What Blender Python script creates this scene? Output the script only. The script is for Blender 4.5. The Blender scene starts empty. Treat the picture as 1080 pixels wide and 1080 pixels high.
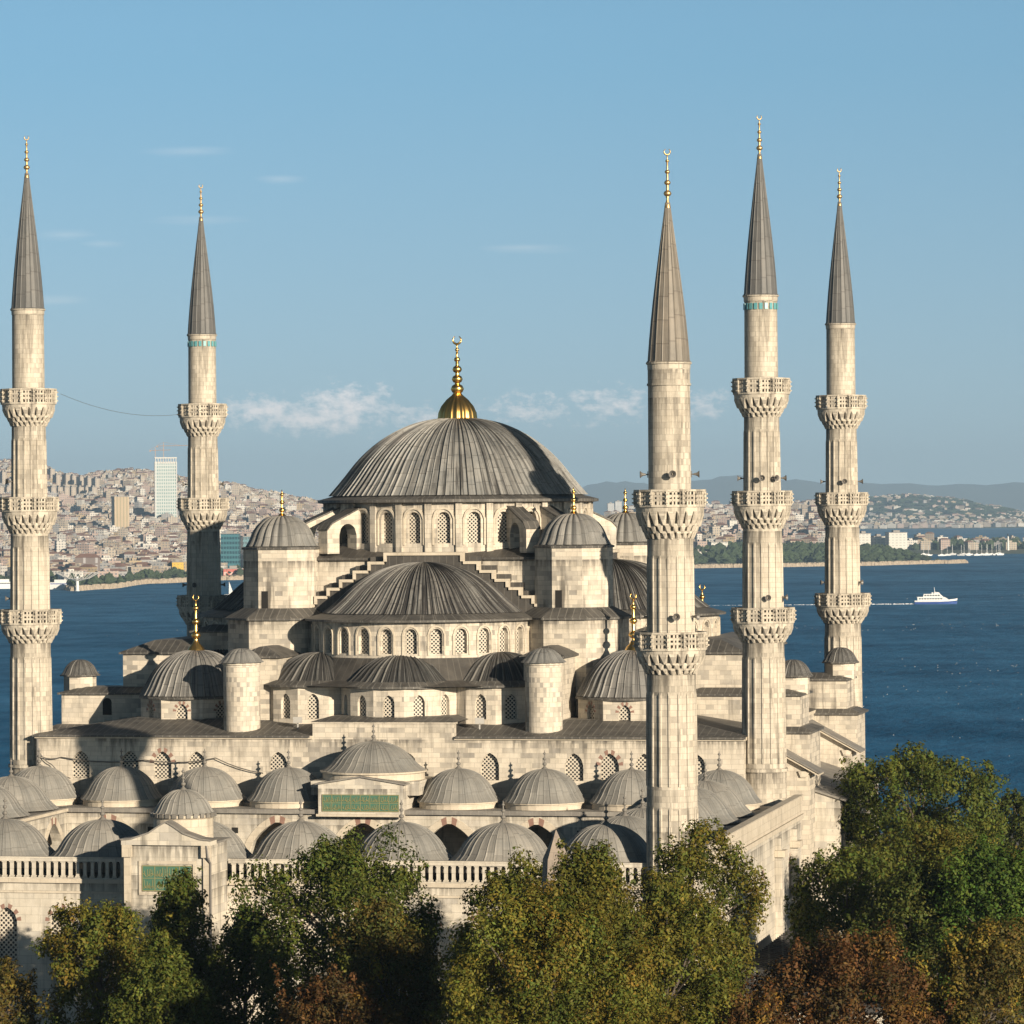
import bpy, math, random
import numpy as np
from mathutils import Vector, Matrix
random.seed(7); RNG = np.random.default_rng(7)
PI = math.pi; rad = math.radians
SC = bpy.context.scene
COL = SC.collection

# ------------------------------------------------------------------ camera
CAM = (76.26, -309.66, 36.0); YAW = -0.20611; FPX = 4200.0; HOR = 537.0; ROLL = 0.0078
cd = bpy.data.cameras.new("camera"); cam = bpy.data.objects.new("camera", cd); COL.objects.link(cam)
cd.sensor_width = 36; cd.lens = 36 * FPX / 1080; cd.clip_start = 1.0; cd.clip_end = 90000
pitch = -(540 - HOR) / FPX
f0 = Vector((math.sin(YAW), math.cos(YAW), 0)); r0 = Vector((math.cos(YAW), -math.sin(YAW), 0)); u0 = Vector((0, 0, 1))
fw = f0 * math.cos(pitch) + u0 * math.sin(pitch); up = u0 * math.cos(pitch) - f0 * math.sin(pitch)
rt = r0 * math.cos(ROLL) - up * math.sin(ROLL); up2 = up * math.cos(ROLL) + r0 * math.sin(ROLL)
cam.matrix_world = Matrix(((rt.x, up2.x, -fw.x, CAM[0]), (rt.y, up2.y, -fw.y, CAM[1]), (rt.z, up2.z, -fw.z, CAM[2]), (0, 0, 0, 1)))
SC.camera = cam

# ------------------------------------------------------------------ light
SUN_EL = rad(13.5); SUN_AZ = rad(135)          # azimuth from +Y towards +X: the sun stands right of and behind the camera
sd = bpy.data.lights.new("sun", 'SUN'); sun = bpy.data.objects.new("sun", sd); COL.objects.link(sun)
sd.energy = 5.0; sd.angle = rad(0.5); sd.color = (1.0, 0.85, 0.65)
sdir = Vector((math.sin(SUN_AZ) * math.cos(SUN_EL), math.cos(SUN_AZ) * math.cos(SUN_EL), math.sin(SUN_EL)))
sun.rotation_euler = sdir.to_track_quat('Z', 'Y').to_euler()
sun.location = (80, -200, 90)

W = bpy.data.worlds.new("World"); SC.world = W; W.use_nodes = True
def world():
    nt = W.node_tree; nt.nodes.clear(); N = nt.nodes.new; L = nt.links.new
    out = N('ShaderNodeOutputWorld'); bg = N('ShaderNodeBackground'); bg.inputs['Strength'].default_value = 0.095
    sky = N('ShaderNodeTexSky'); sky.sky_type = 'NISHITA'; sky.sun_disc = False
    sky.sun_elevation = SUN_EL; sky.sun_rotation = SUN_AZ
    sky.altitude = 50; sky.air_density = 1.0; sky.dust_density = 0.6; sky.ozone_density = 2.0
    tc = N('ShaderNodeTexCoord'); sep = N('ShaderNodeSeparateXYZ'); L(tc.outputs['Generated'], sep.inputs[0])
    # the clear autumn sky deepens quickly above the horizon
    def m(op, a, b=None, c=None, clamp=False):
        n = N('ShaderNodeMath'); n.operation = op; n.use_clamp = clamp
        for i, v in enumerate((a, b, c)):
            if v is None: continue
            if hasattr(v, 'type'): L(v, n.inputs[i])
            else: n.inputs[i].default_value = v
        return n.outputs[0]
    zz = m('MULTIPLY_ADD', sep.outputs[2], 1.5, 0.13)
    cmb = N('ShaderNodeCombineXYZ'); L(sep.outputs[0], cmb.inputs[0]); L(sep.outputs[1], cmb.inputs[1]); L(zz, cmb.inputs[2])
    nrm = N('ShaderNodeVectorMath'); nrm.operation = 'NORMALIZE'; L(cmb.outputs[0], nrm.inputs[0])
    L(nrm.outputs[0], sky.inputs[0])
    hs = N('ShaderNodeMixRGB'); hs.blend_type = 'MULTIPLY'; hs.inputs[0].default_value = 1; hs.inputs[2].default_value = (0.86, 0.98, 0.97, 1)
    def mr(v, a, b, c, d):
        n = N('ShaderNodeMapRange'); n.clamp = True; L(v, n.inputs[0])
        for i, q in enumerate((a, b, c, d)): n.inputs[i + 1].default_value = q
        return n.outputs[0]
    fz = m('MULTIPLY', mr(sep.outputs[2], 0, .12, .72, 1.0), mr(sep.outputs[2], .13, .38, 1.0, .20))
    sc_ = N('ShaderNodeVectorMath'); sc_.operation = 'SCALE'; L(sky.outputs[0], sc_.inputs[0]); L(fz, sc_.inputs['Scale'])
    tint = N('ShaderNodeMixRGB'); L(mr(sep.outputs[2], .0, .11, 0, 1), tint.inputs[0]); tint.inputs[1].default_value = (1.22, 1.09, .98, 1); tint.inputs[2].default_value = (.80, 1.0, .96, 1)
    L(tint.outputs[0], hs.inputs[2]); L(sc_.outputs[0], hs.inputs[1])
    # clouds: direction -> azimuth (pixels of a 1080 wide photograph) and elevation
    cosy, siny = math.cos(YAW), math.sin(YAW)
    rx = m('ADD', m('MULTIPLY', sep.outputs[0], cosy), m('MULTIPLY', sep.outputs[1], -siny))
    fy = m('ADD', m('MULTIPLY', sep.outputs[0], siny), m('MULTIPLY', sep.outputs[1], cosy))
    az = m('DIVIDE', rx, m('MAXIMUM', fy, 0.05)); el = m('DIVIDE', sep.outputs[2], m('MAXIMUM', fy, 0.05))
    cv = N('ShaderNodeCombineXYZ'); L(az, cv.inputs[0]); L(el, cv.inputs[1])
    front = m('GREATER_THAN', fy, 0.3)
    def noise(sx, sy, detail, rough, seed):
        mp = N('ShaderNodeMapping'); mp.inputs['Scale'].default_value = (sx, sy, 1); mp.inputs['Location'].default_value = (seed, seed * .7, 0)
        L(cv.outputs[0], mp.inputs[0]); t = N('ShaderNodeTexNoise'); t.inputs['Scale'].default_value = 1
        t.inputs['Detail'].default_value = detail; t.inputs['Roughness'].default_value = rough; L(mp.outputs[0], t.inputs[0]); return t.outputs[0]
    def blob(ax, ay, wx, wy):
        dx = m('DIVIDE', m('SUBTRACT', az, ax), wx); dy = m('DIVIDE', m('SUBTRACT', el, ay), wy)
        d = m('SQRT', m('ADD', m('MULTIPLY', dx, dx), m('MULTIPLY', dy, dy)))
        return m('SUBTRACT', 1.0, d, clamp=True)
    def pz(x, y, w, h): return blob((x - 540) / FPX, (HOR - y) / FPX, w / FPX, h / FPX)
    cur = hs.outputs[0]
    nz = noise(210, 360, 12, .72, 3.1)
    def add(cur, fac, colr):
        mx = N('ShaderNodeMixRGB'); L(m('MULTIPLY', fac, front), mx.inputs[0]); L(cur, mx.inputs[1]); mx.inputs[2].default_value = colr; return mx.outputs[0]
    mask = None
    for a in ((285, 432, 70, 26), (365, 428, 78, 34), (335, 440, 120, 26), (560, 432, 75, 24), (645, 428, 75, 28), (740, 428, 50, 22), (450, 440, 90, 20)):
        b = m('MULTIPLY', pz(*a), 1.0 if a[0] < 420 else .72)
        mask = b if mask is None else m('MAXIMUM', mask, b)
    body = m('MULTIPLY', m('ADD', m('MULTIPLY', mask, .62), m('MULTIPLY_ADD', nz, 1.9, -1.12)), 2.0, clamp=True)
    cur = add(cur, m('MULTIPLY', m('MINIMUM', body, m('MULTIPLY', mask, 3.0)), 0.66), (9.4, 8.1, 7.4, 1))
    nz2 = noise(30, 420, 5, .6, 9.4)
    wm = None
    for a in ((205, 157, 70, 9), (298, 187, 40, 8), (215, 229, 90, 8), (555, 261, 80, 9), (70, 244, 50, 8), (110, 254, 40, 6), (60, 313, 60, 9)):
        b = pz(*a); wm = b if wm is None else m('MAXIMUM', wm, b)
    wf = m('MULTIPLY', m('SUBTRACT', m('ADD', m('MULTIPLY', wm, .8), nz2), 0.72), 1.3, clamp=True)
    cur = add(cur, m('MULTIPLY', wf, 0.2), (7.0, 6.8, 6.6, 1))
    L(cur, bg.inputs['Color']); L(bg.outputs[0], out.inputs[0])
world()
SC.view_settings.view_transform = 'Standard'; SC.view_settings.look = 'None'
SC.view_settings.exposure = 0.72; SC.view_settings.gamma = 1
SC.cycles.max_bounces = 6; SC.cycles.diffuse_bounces = 2; SC.cycles.glossy_bounces = 2
SC.cycles.transmission_bounces = 2; SC.cycles.volume_bounces = 0; SC.cycles.transparent_max_bounces = 6
SC.cycles.use_denoising = True

# ------------------------------------------------------------------ helpers
def tag(o, label=None, cat=None, group=None, kind=None):
    if label: o['label'] = label
    if cat: o['category'] = cat
    if group: o['group'] = group
    if kind: o['kind'] = kind
    return o
def thing(name, label, cat, loc=(0, 0, 0), rotz=0, group=None):
    o = bpy.data.objects.new(name, None); COL.objects.link(o); o.location = loc; o.rotation_euler = (0, 0, rotz)
    return tag(o, label, cat, group)
def inst(mesh, name, parent=None, loc=(0, 0, 0), rotz=0):
    o = bpy.data.objects.new(name, mesh); COL.objects.link(o); o.location = loc; o.rotation_euler = (0, 0, rotz)
    if parent is not None: o.parent = parent
    return o
class MB:
    def __init__(s): s.v = []; s.f = []; s.m = []
    def face(s, pts, mat=0):
        b = len(s.v); s.v += [tuple(p) for p in pts]; s.f.append(tuple(range(b, b + len(pts)))); s.m.append(mat)
    def box(s, x0, x1, y0, y1, z0, z1, mat=0, top=None):
        b = len(s.v)
        s.v += [(x0, y0, z0), (x1, y0, z0), (x1, y1, z0), (x0, y1, z0), (x0, y0, z1), (x1, y0, z1), (x1, y1, z1), (x0, y1, z1)]
        for q in ((0, 3, 2, 1), (0, 1, 5, 4), (1, 2, 6, 5), (2, 3, 7, 6), (3, 0, 4, 7), (4, 5, 6, 7)):
            s.f.append(tuple(b + i for i in q)); s.m.append(mat if top is None or q != (4, 5, 6, 7) else top)
    def obox(s, c, t, n, w, d, z0, z1, mat=0):      # box with width along t, depth along n (plan vectors)
        b = len(s.v)
        for z in (z0, z1):
            for a, e in ((-1, -1), (1, -1), (1, 1), (-1, 1)):
                s.v.append((c[0] + t[0] * w / 2 * a + n[0] * d / 2 * e, c[1] + t[1] * w / 2 * a + n[1] * d / 2 * e, z))
        for q in ((0, 3, 2, 1), (0, 1, 5, 4), (1, 2, 6, 5), (2, 3, 7, 6), (3, 0, 4, 7), (4, 5, 6, 7)):
            s.f.append(tuple(b + i for i in q)); s.m.append(mat)
    def prism(s, poly, z0, z1, mat=0, top=None, cap=True):
        n = len(poly); b = len(s.v)
        s.v += [(p[0], p[1], z0) for p in poly] + [(p[0], p[1], z1) for p in poly]
        for i in range(n):
            j = (i + 1) % n; s.f.append((b + i, b + j, b + n + j, b + n + i)); s.m.append(mat)
        if cap:
            s.f.append(tuple(b + n + i for i in range(n))); s.m.append(mat if top is None else top)
            s.f.append(tuple(b + i for i in reversed(range(n)))); s.m.append(mat)
    def extr(s, prof, d0, d1, mapf, mat=0):         # profile (a,b) extruded from d0 to d1
        n = len(prof); b = len(s.v)
        s.v += [mapf(a, c, d0) for a, c in prof] + [mapf(a, c, d1) for a, c in prof]
        for i in range(n):
            j = (i + 1) % n; s.f.append((b + i, b + j, b + n + j, b + n + i)); s.m.append(mat)
        s.f.append(tuple(b + n + i for i in range(n))); s.m.append(mat)
        s.f.append(tuple(b + i for i in reversed(range(n)))); s.m.append(mat)
    def cone(s, poly, z0, apex, mat=0, top=None):   # poly at z0 to a point, or to poly `top` at apex z
        b = len(s.v); n = len(poly); s.v += [(p[0], p[1], z0) for p in poly]
        if top is None:
            s.v.append(apex)
            for i in range(n): s.f.append((b + i, b + (i + 1) % n, b + n)); s.m.append(mat)
        else:
            s.v += [(p[0], p[1], apex) for p in top]
            for i in range(n):
                j = (i + 1) % n; s.f.append((b + i, b + j, b + n + j, b + n + i)); s.m.append(mat)
            s.f.append(tuple(b + n + i for i in range(n))); s.m.append(mat)
    def lathe(s, prof, n=16, c=(0, 0), a0=0, a1=2 * PI, mat=0, rfun=None):
        full = abs(a1 - a0 - 2 * PI) < 1e-6; k = n if full else n + 1; b = len(s.v)
        for (r, z) in prof:
            for i in range(k):
                a = a0 + (a1 - a0) * i / n; q = r if rfun is None else rfun(r, a, i)
                s.v.append((c[0] + q * math.cos(a), c[1] + q * math.sin(a), z))
        for j in range(len(prof) - 1):
            for i in range(n):
                i2 = (i + 1) % k
                s.f.append((b + j * k + i, b + j * k + i2, b + (j + 1) * k + i2, b + (j + 1) * k + i)); s.m.append(mat)
    def tube(s, pts, r, n=6, mat=0):
        rs = r if isinstance(r, (list, tuple)) else [r] * len(pts); b = len(s.v)
        for k, p in enumerate(pts):
            p = Vector(p); q = Vector(pts[min(k + 1, len(pts) - 1)]) - Vector(pts[max(k - 1, 0)])
            q.normalize(); a = q.orthogonal().normalized() if abs(q.z) > .9 else q.cross(Vector((0, 0, 1))).normalized(); e = q.cross(a)
            for i in range(n):
                t = 2 * PI * i / n; s.v.append(tuple(p + a * (rs[k] * math.cos(t)) + e * (rs[k] * math.sin(t))))
        for k in range(len(pts) - 1):
            for i in range(n):
                j = (i + 1) % n; s.f.append((b + k * n + i, b + k * n + j, b + (k + 1) * n + j, b + (k + 1) * n + i)); s.m.append(mat)
        s.f.append(tuple(b + i for i in reversed(range(n)))); s.m.append(mat)
        s.f.append(tuple(b + (len(pts) - 1) * n + i for i in range(n))); s.m.append(mat)
    def rot(s, a, start=0):
        c, q = math.cos(a), math.sin(a)
        for i in range(start, len(s.v)):
            x, y, z = s.v[i]; s.v[i] = (c * x - q * y, q * x + c * y, z)
    def mesh(s, name, mats, smooth=False):
        me = bpy.data.meshes.new(name); me.from_pydata(s.v, [], s.f)
        for m in (mats if isinstance(mats, (list, tuple)) else [mats]): me.materials.append(m)
        me.polygons.foreach_set('material_index', s.m)
        if smooth: me.polygons.foreach_set('use_smooth', [True] * len(s.f))
        me.update(); return me
    def build(s, name, mats, parent=None, loc=(0, 0, 0), rotz=0, smooth=False):
        return inst(s.mesh(name, mats, smooth), name, parent, loc, rotz)
def ngon(n, r, c=(0, 0), a0=None):
    a0 = PI / n if a0 is None else a0
    return [(c[0] + r * math.cos(a0 + 2 * PI * i / n), c[1] + r * math.sin(a0 + 2 * PI * i / n)) for i in range(n)]
def rect(x0, x1, y0, y1): return [(x0, y0), (x1, y0), (x1, y1), (x0, y1)]
def plane_map(p, q):      # wall from p to q in plan, outside to the right of p->q seen from above (viewer sees p left, q right)
    t = Vector((q[0] - p[0], q[1] - p[1])); Ln = t.length; t /= Ln; n = Vector((t.y, -t.x))
    return (lambda u, z, d=0: (p[0] + t.x * u - n.x * d, p[1] + t.y * u - n.y * d, z)), Ln
def drum_map(c, R, a_mid=-PI / 2):
    return lambda u, z, d=0: (c[0] + (R - d) * math.cos(a_mid + u / R), c[1] + (R - d) * math.sin(a_mid + u / R), z)
def arch_pts(w, zs, rise, kind='round', n=10):
    o = []
    for i in range(n + 1):
        t = -1 + 2 * i / n
        if kind == 'round': h = math.sqrt(max(0, 1 - t * t))
        else: h = .72 * math.sqrt(max(0, 1 - t * t)) + .28 * (1 - abs(t))
        o.append((t * w / 2, zs + rise * h))
    return o
def arched_wall(mb, mapf, u0_, u1_, z0, z1, ops, depth=.35, mat=0, step=None, red=None, back=None, inset=0.0):
    def strip(a, b, za, zb):
        if b - a < 1e-4 or zb - za < 1e-4: return
        k = 1 if step is None else max(1, int(math.ceil((b - a) / step)))
        for i in range(k):
            p, q = a + (b - a) * i / k, a + (b - a) * (i + 1) / k
            mb.face((mapf(p, za), mapf(q, za), mapf(q, zb), mapf(p, zb)), mat)
    cur = u0_
    for op in sorted(ops, key=lambda o: o[0]):
        c, w, zb, zs, rise = op[:5]; kind = op[5] if len(op) > 5 else 'round'
        strip(cur, c - w / 2, z0, z1); strip(c - w / 2, c + w / 2, z0, zb)
        ap = arch_pts(w, zs, rise, kind)
        for (xa, za), (xb, zb2) in zip(ap[:-1], ap[1:]):
            mb.face((mapf(c + xa, za), mapf(c + xb, zb2), mapf(c + xb, z1), mapf(c + xa, z1)), mat)
            mb.face((mapf(c + xa, za, depth), mapf(c + xb, zb2, depth), mapf(c + xb, zb2), mapf(c + xa, za)), mat)
        l, r = c - w / 2, c + w / 2
        mb.face((mapf(l, zb), mapf(l, zb, depth), mapf(l, zs, depth), mapf(l, zs)), mat)
        mb.face((mapf(r, zb, depth), mapf(r, zb), mapf(r, zs), mapf(r, zs, depth)), mat)
        mb.face((mapf(l, zb), mapf(r, zb), mapf(r, zb, depth), mapf(l, zb, depth)), mat)
        if red is not None:                          # alternating red voussoirs, set proud of the wall
            nv = 11; th = red[1] * .85
            for i in range(nv):
                if i % 2: continue
                seg = []
                for q in (i / nv, (i + 1) / nv):
                    ang = PI * (1 - q); t = math.cos(ang); h = math.sin(ang)
                    if kind != 'round': h = .72 * h + .28 * (1 - abs(t))
                    seg.append(((t * w / 2, zs + rise * h), (t * (w / 2 + th), zs + rise * h + th * math.sin(ang))))
                pts = [seg[0][0], seg[1][0], seg[1][1], seg[0][1]]
                mb.extr([(c + a, b) for a, b in pts], -.012, .05, lambda a, b, d: mapf(a, b, d), red[0])
        cur = c + w / 2
    strip(cur, u1_, z0, z1)
PANELS = {}
def panel(mats, w, zb, zs, rise, kind='round'):      # arched window panel, origin at the middle of its sill, facing -Y
    key = (round(w, 3), round(zs - zb, 3), round(rise, 3), kind, mats[0].name)
    if key not in PANELS:
        mb = MB(); ap = [(x, z - zb) for x, z in arch_pts(w, zs, rise, kind)]
        poly = [(-w / 2, 0), (w / 2, 0)] + [p for p in reversed(ap)]
        mb.extr(poly, 0, .06, lambda a, b, d: (a, d, b), 0)
        PANELS[key] = mb.mesh('window', mats)
    return PANELS[key]
def add_windows(parent, mapf, ops, depth, mats):
    for op in ops:
        c, w, zb, zs, rise = op[:5]; kind = op[5] if len(op) > 5 else 'round'
        p = Vector(mapf(c, zb, depth - .08)); q = Vector(mapf(c + .02, zb, depth - .08)); t = q - p
        inst(panel(mats, w, zb, zs, rise, kind), 'window', parent, p, math.atan2(t.y, t.x))
def cap_prof(R, H, rings, flare=.06):
    rr = (R * R + H * H) / (2 * H); z0 = H - rr; out = []
    if H >= R * .98: rr = None
    for i in range(rings + 1):
        t = i / rings
        if rr is None: a = t * PI / 2; r, z = R * math.cos(a), H * math.sin(a)
        else:
            a0 = math.asin(min(1, R / rr)); a = a0 * (1 - t); r, z = rr * math.sin(a), z0 + rr * math.cos(a)
        if t < .2: r += R * flare * (1 - t / .2) ** 2
        out.append((max(r, .02 * R), z))
    return out
def ribbed(prof, n, ridge, a0=0, a1=2 * PI, lobed=False, mb=None, jit=.0):
    mb = mb or MB(); fr = (0, .13, .87) if not lobed else (0, .12, .3, .5, .7, .88)
    Rm = prof[0][0]; full = abs(a1 - a0 - 2 * PI) < 1e-6; angs = []; off = []
    rj = random.Random(n); jt = [rj.uniform(-.09, .09) for _ in range(n + 1)]; hj = [rj.uniform(.7, 1.2) for _ in range(n + 1)]
    for i in range(n):
        for q in fr:
            angs.append(a0 + (a1 - a0) * (i + q + jt[i] * (1 if q < .5 else 0) + (jt[(i + 1) % n] if q > .5 else 0)) / n)
            off.append(ridge * math.sin(PI * q) if lobed else (ridge * hj[i] if q == 0 else 0))
    if not full: angs.append(a1); off.append(off[0])
    k = len(angs); b = len(mb.v)
    for (r, z) in prof:
        s = min(1, max(0, (r / Rm - .04) / .3))
        for a, o in zip(angs, off):
            q = r + o * s; mb.v.append((q * math.cos(a), q * math.sin(a), z + o * .5 * s * (1 - r / Rm)))
    for j in range(len(prof) - 1):
        for i in range(k if full else k - 1):
            i2 = (i + 1) % k
            mb.f.append((b + j * k + i, b + j * k + i2, b + (j + 1) * k + i2, b + (j + 1) * k + i)); mb.m.append(0)
    return mb
FIN = [(.0, 1.0)]
def finial_mesh(name, h, r, mat, balls=4, crescent=True, melon=False, ball=None):
    mb = MB(); prof = [(r, 0)]
    hb = h * (.30 if melon else .16)
    if melon:
        prof = [(r * 1.03, 0), (r, h * .02), (r * .97, hb * .25), (r * .82, hb * .5), (r * .55, hb * .75), (r * .28, hb * .92), (r * .2, hb)]
        mb.lathe(prof, 72, rfun=lambda q, a, i: q * (1 + .045 * math.cos(i * PI / 2)))
        sr = r * .16; br = r * .36
    else:
        mb.lathe([(r, 0), (r * .85, hb * .3), (r * .45, hb * .7), (r * .3, hb)], 14); sr = r * .24; br = ball or r * .62
        if ball: sr = ball * .42
    z = hb; top = h * .86 if crescent else h; seg = (top - z) / balls; prof = [(sr, z)]
    for i in range(balls):
        b = br * (1 - .17 * i) * (1.1 if (melon and i == 2) else 1); s2 = sr * (1 - .15 * i); cz = z + seg * (i + .42)
        prof.append((s2, cz - b * .8))
        for t in (-.75, -.45, 0, .45, .75): prof.append((b * math.cos(t * PI / 2), cz + b * .75 * math.sin(t * PI / 2)))
        prof.append((s2 * .8, cz + b * .85))
    prof += [(sr * .3, top), (.005, top + .02)]
    mb.lathe(prof, 12)
    if crescent:
        R = min(.36, h * .05); c = top + R; pts = [(R * math.sin(a), 0, c - R * math.cos(a)) for a in np.linspace(-2.6, 2.6, 17)]
        mb.tube(pts, [max(.02, R * .3 * math.cos(a / 2 * .95)) for a in np.linspace(-2.6, 2.6, 17)], 6)
    return mb.mesh(name, mat, True)

# ------------------------------------------------------------------ materials
def newmat(name):
    m = bpy.data.materials.new(name); m.use_nodes = True; nt = m.node_tree; nt.nodes.clear()
    out = nt.nodes.new('ShaderNodeOutputMaterial'); b = nt.nodes.new('ShaderNodeBsdfPrincipled'); nt.links.new(b.outputs[0], out.inputs[0])
    return m, nt, b, out
class G:                                             # small node-graph helper
    def __init__(s, nt): s.nt = nt
    def n(s, t, **k):
        x = s.nt.nodes.new(t)
        for a, v in k.items(): setattr(x, a, v)
        return x
    def put(s, sock, v):
        if hasattr(v, 'is_linked'): s.nt.links.new(v, sock)
        elif v is not None:
            if sock.type == 'RGBA' and len(v) == 3: v = (*v, 1)
            sock.default_value = v
    def math(s, op, a, b=None, c=None, clamp=False):
        x = s.n('ShaderNodeMath', operation=op, use_clamp=clamp)
        for i, v in enumerate((a, b, c)): s.put(x.inputs[i], v) if v is not None else None
        return x.outputs[0]
    def vec(s, op, a, b=None):
        x = s.n('ShaderNodeVectorMath', operation=op); s.put(x.inputs[0], a)
        if b is not None: s.put(x.inputs[1], b)
        return x.outputs['Value'] if op in ('DOT_PRODUCT', 'LENGTH') else x.outputs[0]
    def comb(s, x, y, z=0.0):
        c = s.n('ShaderNodeCombineXYZ'); [s.put(c.inputs[i], v) for i, v in enumerate((x, y, z))]; return c.outputs[0]
    def sep(s, v):
        c = s.n('ShaderNodeSeparateXYZ'); s.put(c.inputs[0], v); return c.outputs
    def noise(s, v, scale, detail=4, rough=.55, dim='3D'):
        t = s.n('ShaderNodeTexNoise', noise_dimensions=dim); s.put(t.inputs['Vector'], v); t.inputs['Scale'].default_value = scale
        t.inputs['Detail'].default_value = detail; t.inputs['Roughness'].default_value = rough; return t.outputs[0]
    def mix(s, f, a, b, mode='MIX'):
        x = s.n('ShaderNodeMixRGB', blend_type=mode); s.put(x.inputs[0], f); s.put(x.inputs[1], a); s.put(x.inputs[2], b); return x.outputs[0]
    def step(s, v, lo, hi):
        x = s.n('ShaderNodeMapRange', clamp=True); s.put(x.inputs[0], v); x.inputs[1].default_value = lo; x.inputs[2].default_value = hi; return x.outputs[0]
    def coord(s): return s.n('ShaderNodeTexCoord').outputs['Object']
    def wall_uv(s, P):                               # u along the wall, v up, from the face's own direction
        N = s.n('ShaderNodeNewGeometry').outputs['True Normal']
        vt = s.n('ShaderNodeVectorTransform', vector_type='NORMAL', convert_from='WORLD', convert_to='OBJECT'); s.put(vt.inputs[0], N); N = vt.outputs[0]
        T = s.vec('NORMALIZE', s.vec('CROSS_PRODUCT', (0, 0, 1), N)); u = s.vec('DOT_PRODUCT', P, T); ns = s.sep(N); ps = s.sep(P)
        off = s.math('MULTIPLY_ADD', ns[0], 17.3, s.math('MULTIPLY', ns[1], 31.7))
        return s.math('ADD', u, off), ps[2]
    def bump(s, h, strength, dist, b):
        x = s.n('ShaderNodeBump'); x.inputs['Strength'].default_value = strength; x.inputs['Distance'].default_value = dist
        s.put(x.inputs['Height'], h); s.put(b.inputs['Normal'], x.outputs[0])
def stone_mat(name, base, alt, dark, bw=.95, bh=.40, stain=.5, var=1.0, ledges=(), drip=1.6):
    m, nt, b, out = newmat(name); g = G(nt); P = g.coord(); u, v = g.wall_uv(P)
    br = g.n('ShaderNodeTexBrick'); g.put(br.inputs['Vector'], g.comb(u, v)); br.inputs['Scale'].default_value = 1
    br.inputs['Brick Width'].default_value = bw; br.inputs['Row Height'].default_value = bh; br.inputs['Mortar Size'].default_value = .012
    br.inputs['Mortar Smooth'].default_value = .3; br.inputs['Bias'].default_value = 0.0; br.offset = .43; br.squash = .7; br.squash_frequency = 3
    g.put(br.inputs['Color1'], (0, 0, 0)); g.put(br.inputs['Color2'], (1, 1, 1)); g.put(br.inputs['Mortar'], (.35, .35, .35))
    brv = g.sep(br.outputs[0])[0]
    patch = g.noise(P, .22, 4); pm = g.step(patch, .40, .60)
    blk = g.math('MULTIPLY', g.step(brv, .40, .90), g.math('MULTIPLY_ADD', pm, .8, .22))
    c = g.mix(g.math('MULTIPLY', blk, .88 * var, clamp=True), base, alt)
    tone = g.noise(P, .9, 5, .65); c = g.mix(g.step(tone, .35, .7), c, g.mix(1, c, (.83, .82, .80), 'MULTIPLY'))
    soot = g.noise(g.vec('MULTIPLY', P, (.5, .5, .35)), 1.0, 7, .72); c = g.mix(g.math('MULTIPLY', g.step(soot, .54, .76), .5), c, g.mix(1, c, (.42, .42, .42), 'MULTIPLY'))
    mort = g.math('MULTIPLY', br.outputs['Fac'], .5); c = g.mix(mort, c, dark)
    st = g.noise(g.vec('MULTIPLY', P, (1.3, 1.3, .13)), 1.0, 5, .6); big = g.noise(P, .12, 2)
    sf = g.math('MULTIPLY', g.step(st, .52, .68), g.step(big, .40, .56)); c = g.mix(g.math('MULTIPLY', sf, stain), c, dark)
    if ledges:                                             # rain streaks and soot hanging below cornices and balconies
        dn = g.noise(g.comb(u, g.math('MULTIPLY', v, .12)), 2.6, 4, .65); d2 = g.noise(g.comb(u, g.math('MULTIPLY', v, .05)), .45, 2); tot = None
        for Lz in ledges:
            q = g.math('SUBTRACT', Lz, v); k = g.math('MULTIPLY', g.math('GREATER_THAN', q, 0), g.math('SUBTRACT', 1, g.math('DIVIDE', q, drip), clamp=True)); tot = k if tot is None else g.math('MAXIMUM', tot, k)
        df = g.math('MULTIPLY', g.step(g.math('ADD', dn, g.math('MULTIPLY', tot, .18)), .52, .72), g.math('MULTIPLY', tot, g.step(d2, .36, .56))); c = g.mix(g.math('MULTIPLY', df, .85), c, dark)
    g.put(b.inputs['Base Color'], c); b.inputs['Roughness'].default_value = .85
    fine = g.noise(P, 6, 3); g.bump(g.math('ADD', g.math('MULTIPLY', br.outputs['Fac'], -.5), fine), .35, .03, b)
    return m
STONE = stone_mat('limestone', (.60, .545, .46), (.28, .262, .235), (.08, .072, .062), stain=.85, ledges=(17.45, 26.75, 36.6, 31.75))
STONE2 = stone_mat('minaret_stone', (.55, .50, .42), (.33, .30, .255), (.09, .08, .066), .8, .40, .8, 1.1, (25.2, 34.1, 43.2, 14.9, 52.5, 45.2), 3.2)
TRIM = stone_mat('trim_stone', (.56, .50, .41), (.45, .40, .32), (.16, .14, .11), 1.6, .6, .5, .5)
MARBLE = stone_mat('courtyard_marble', (.60, .555, .475), (.40, .38, .35), (.11, .10, .085), 1.5, .55, .75, .9, (11.05, 12.0, 14.0), 1.9)
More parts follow.
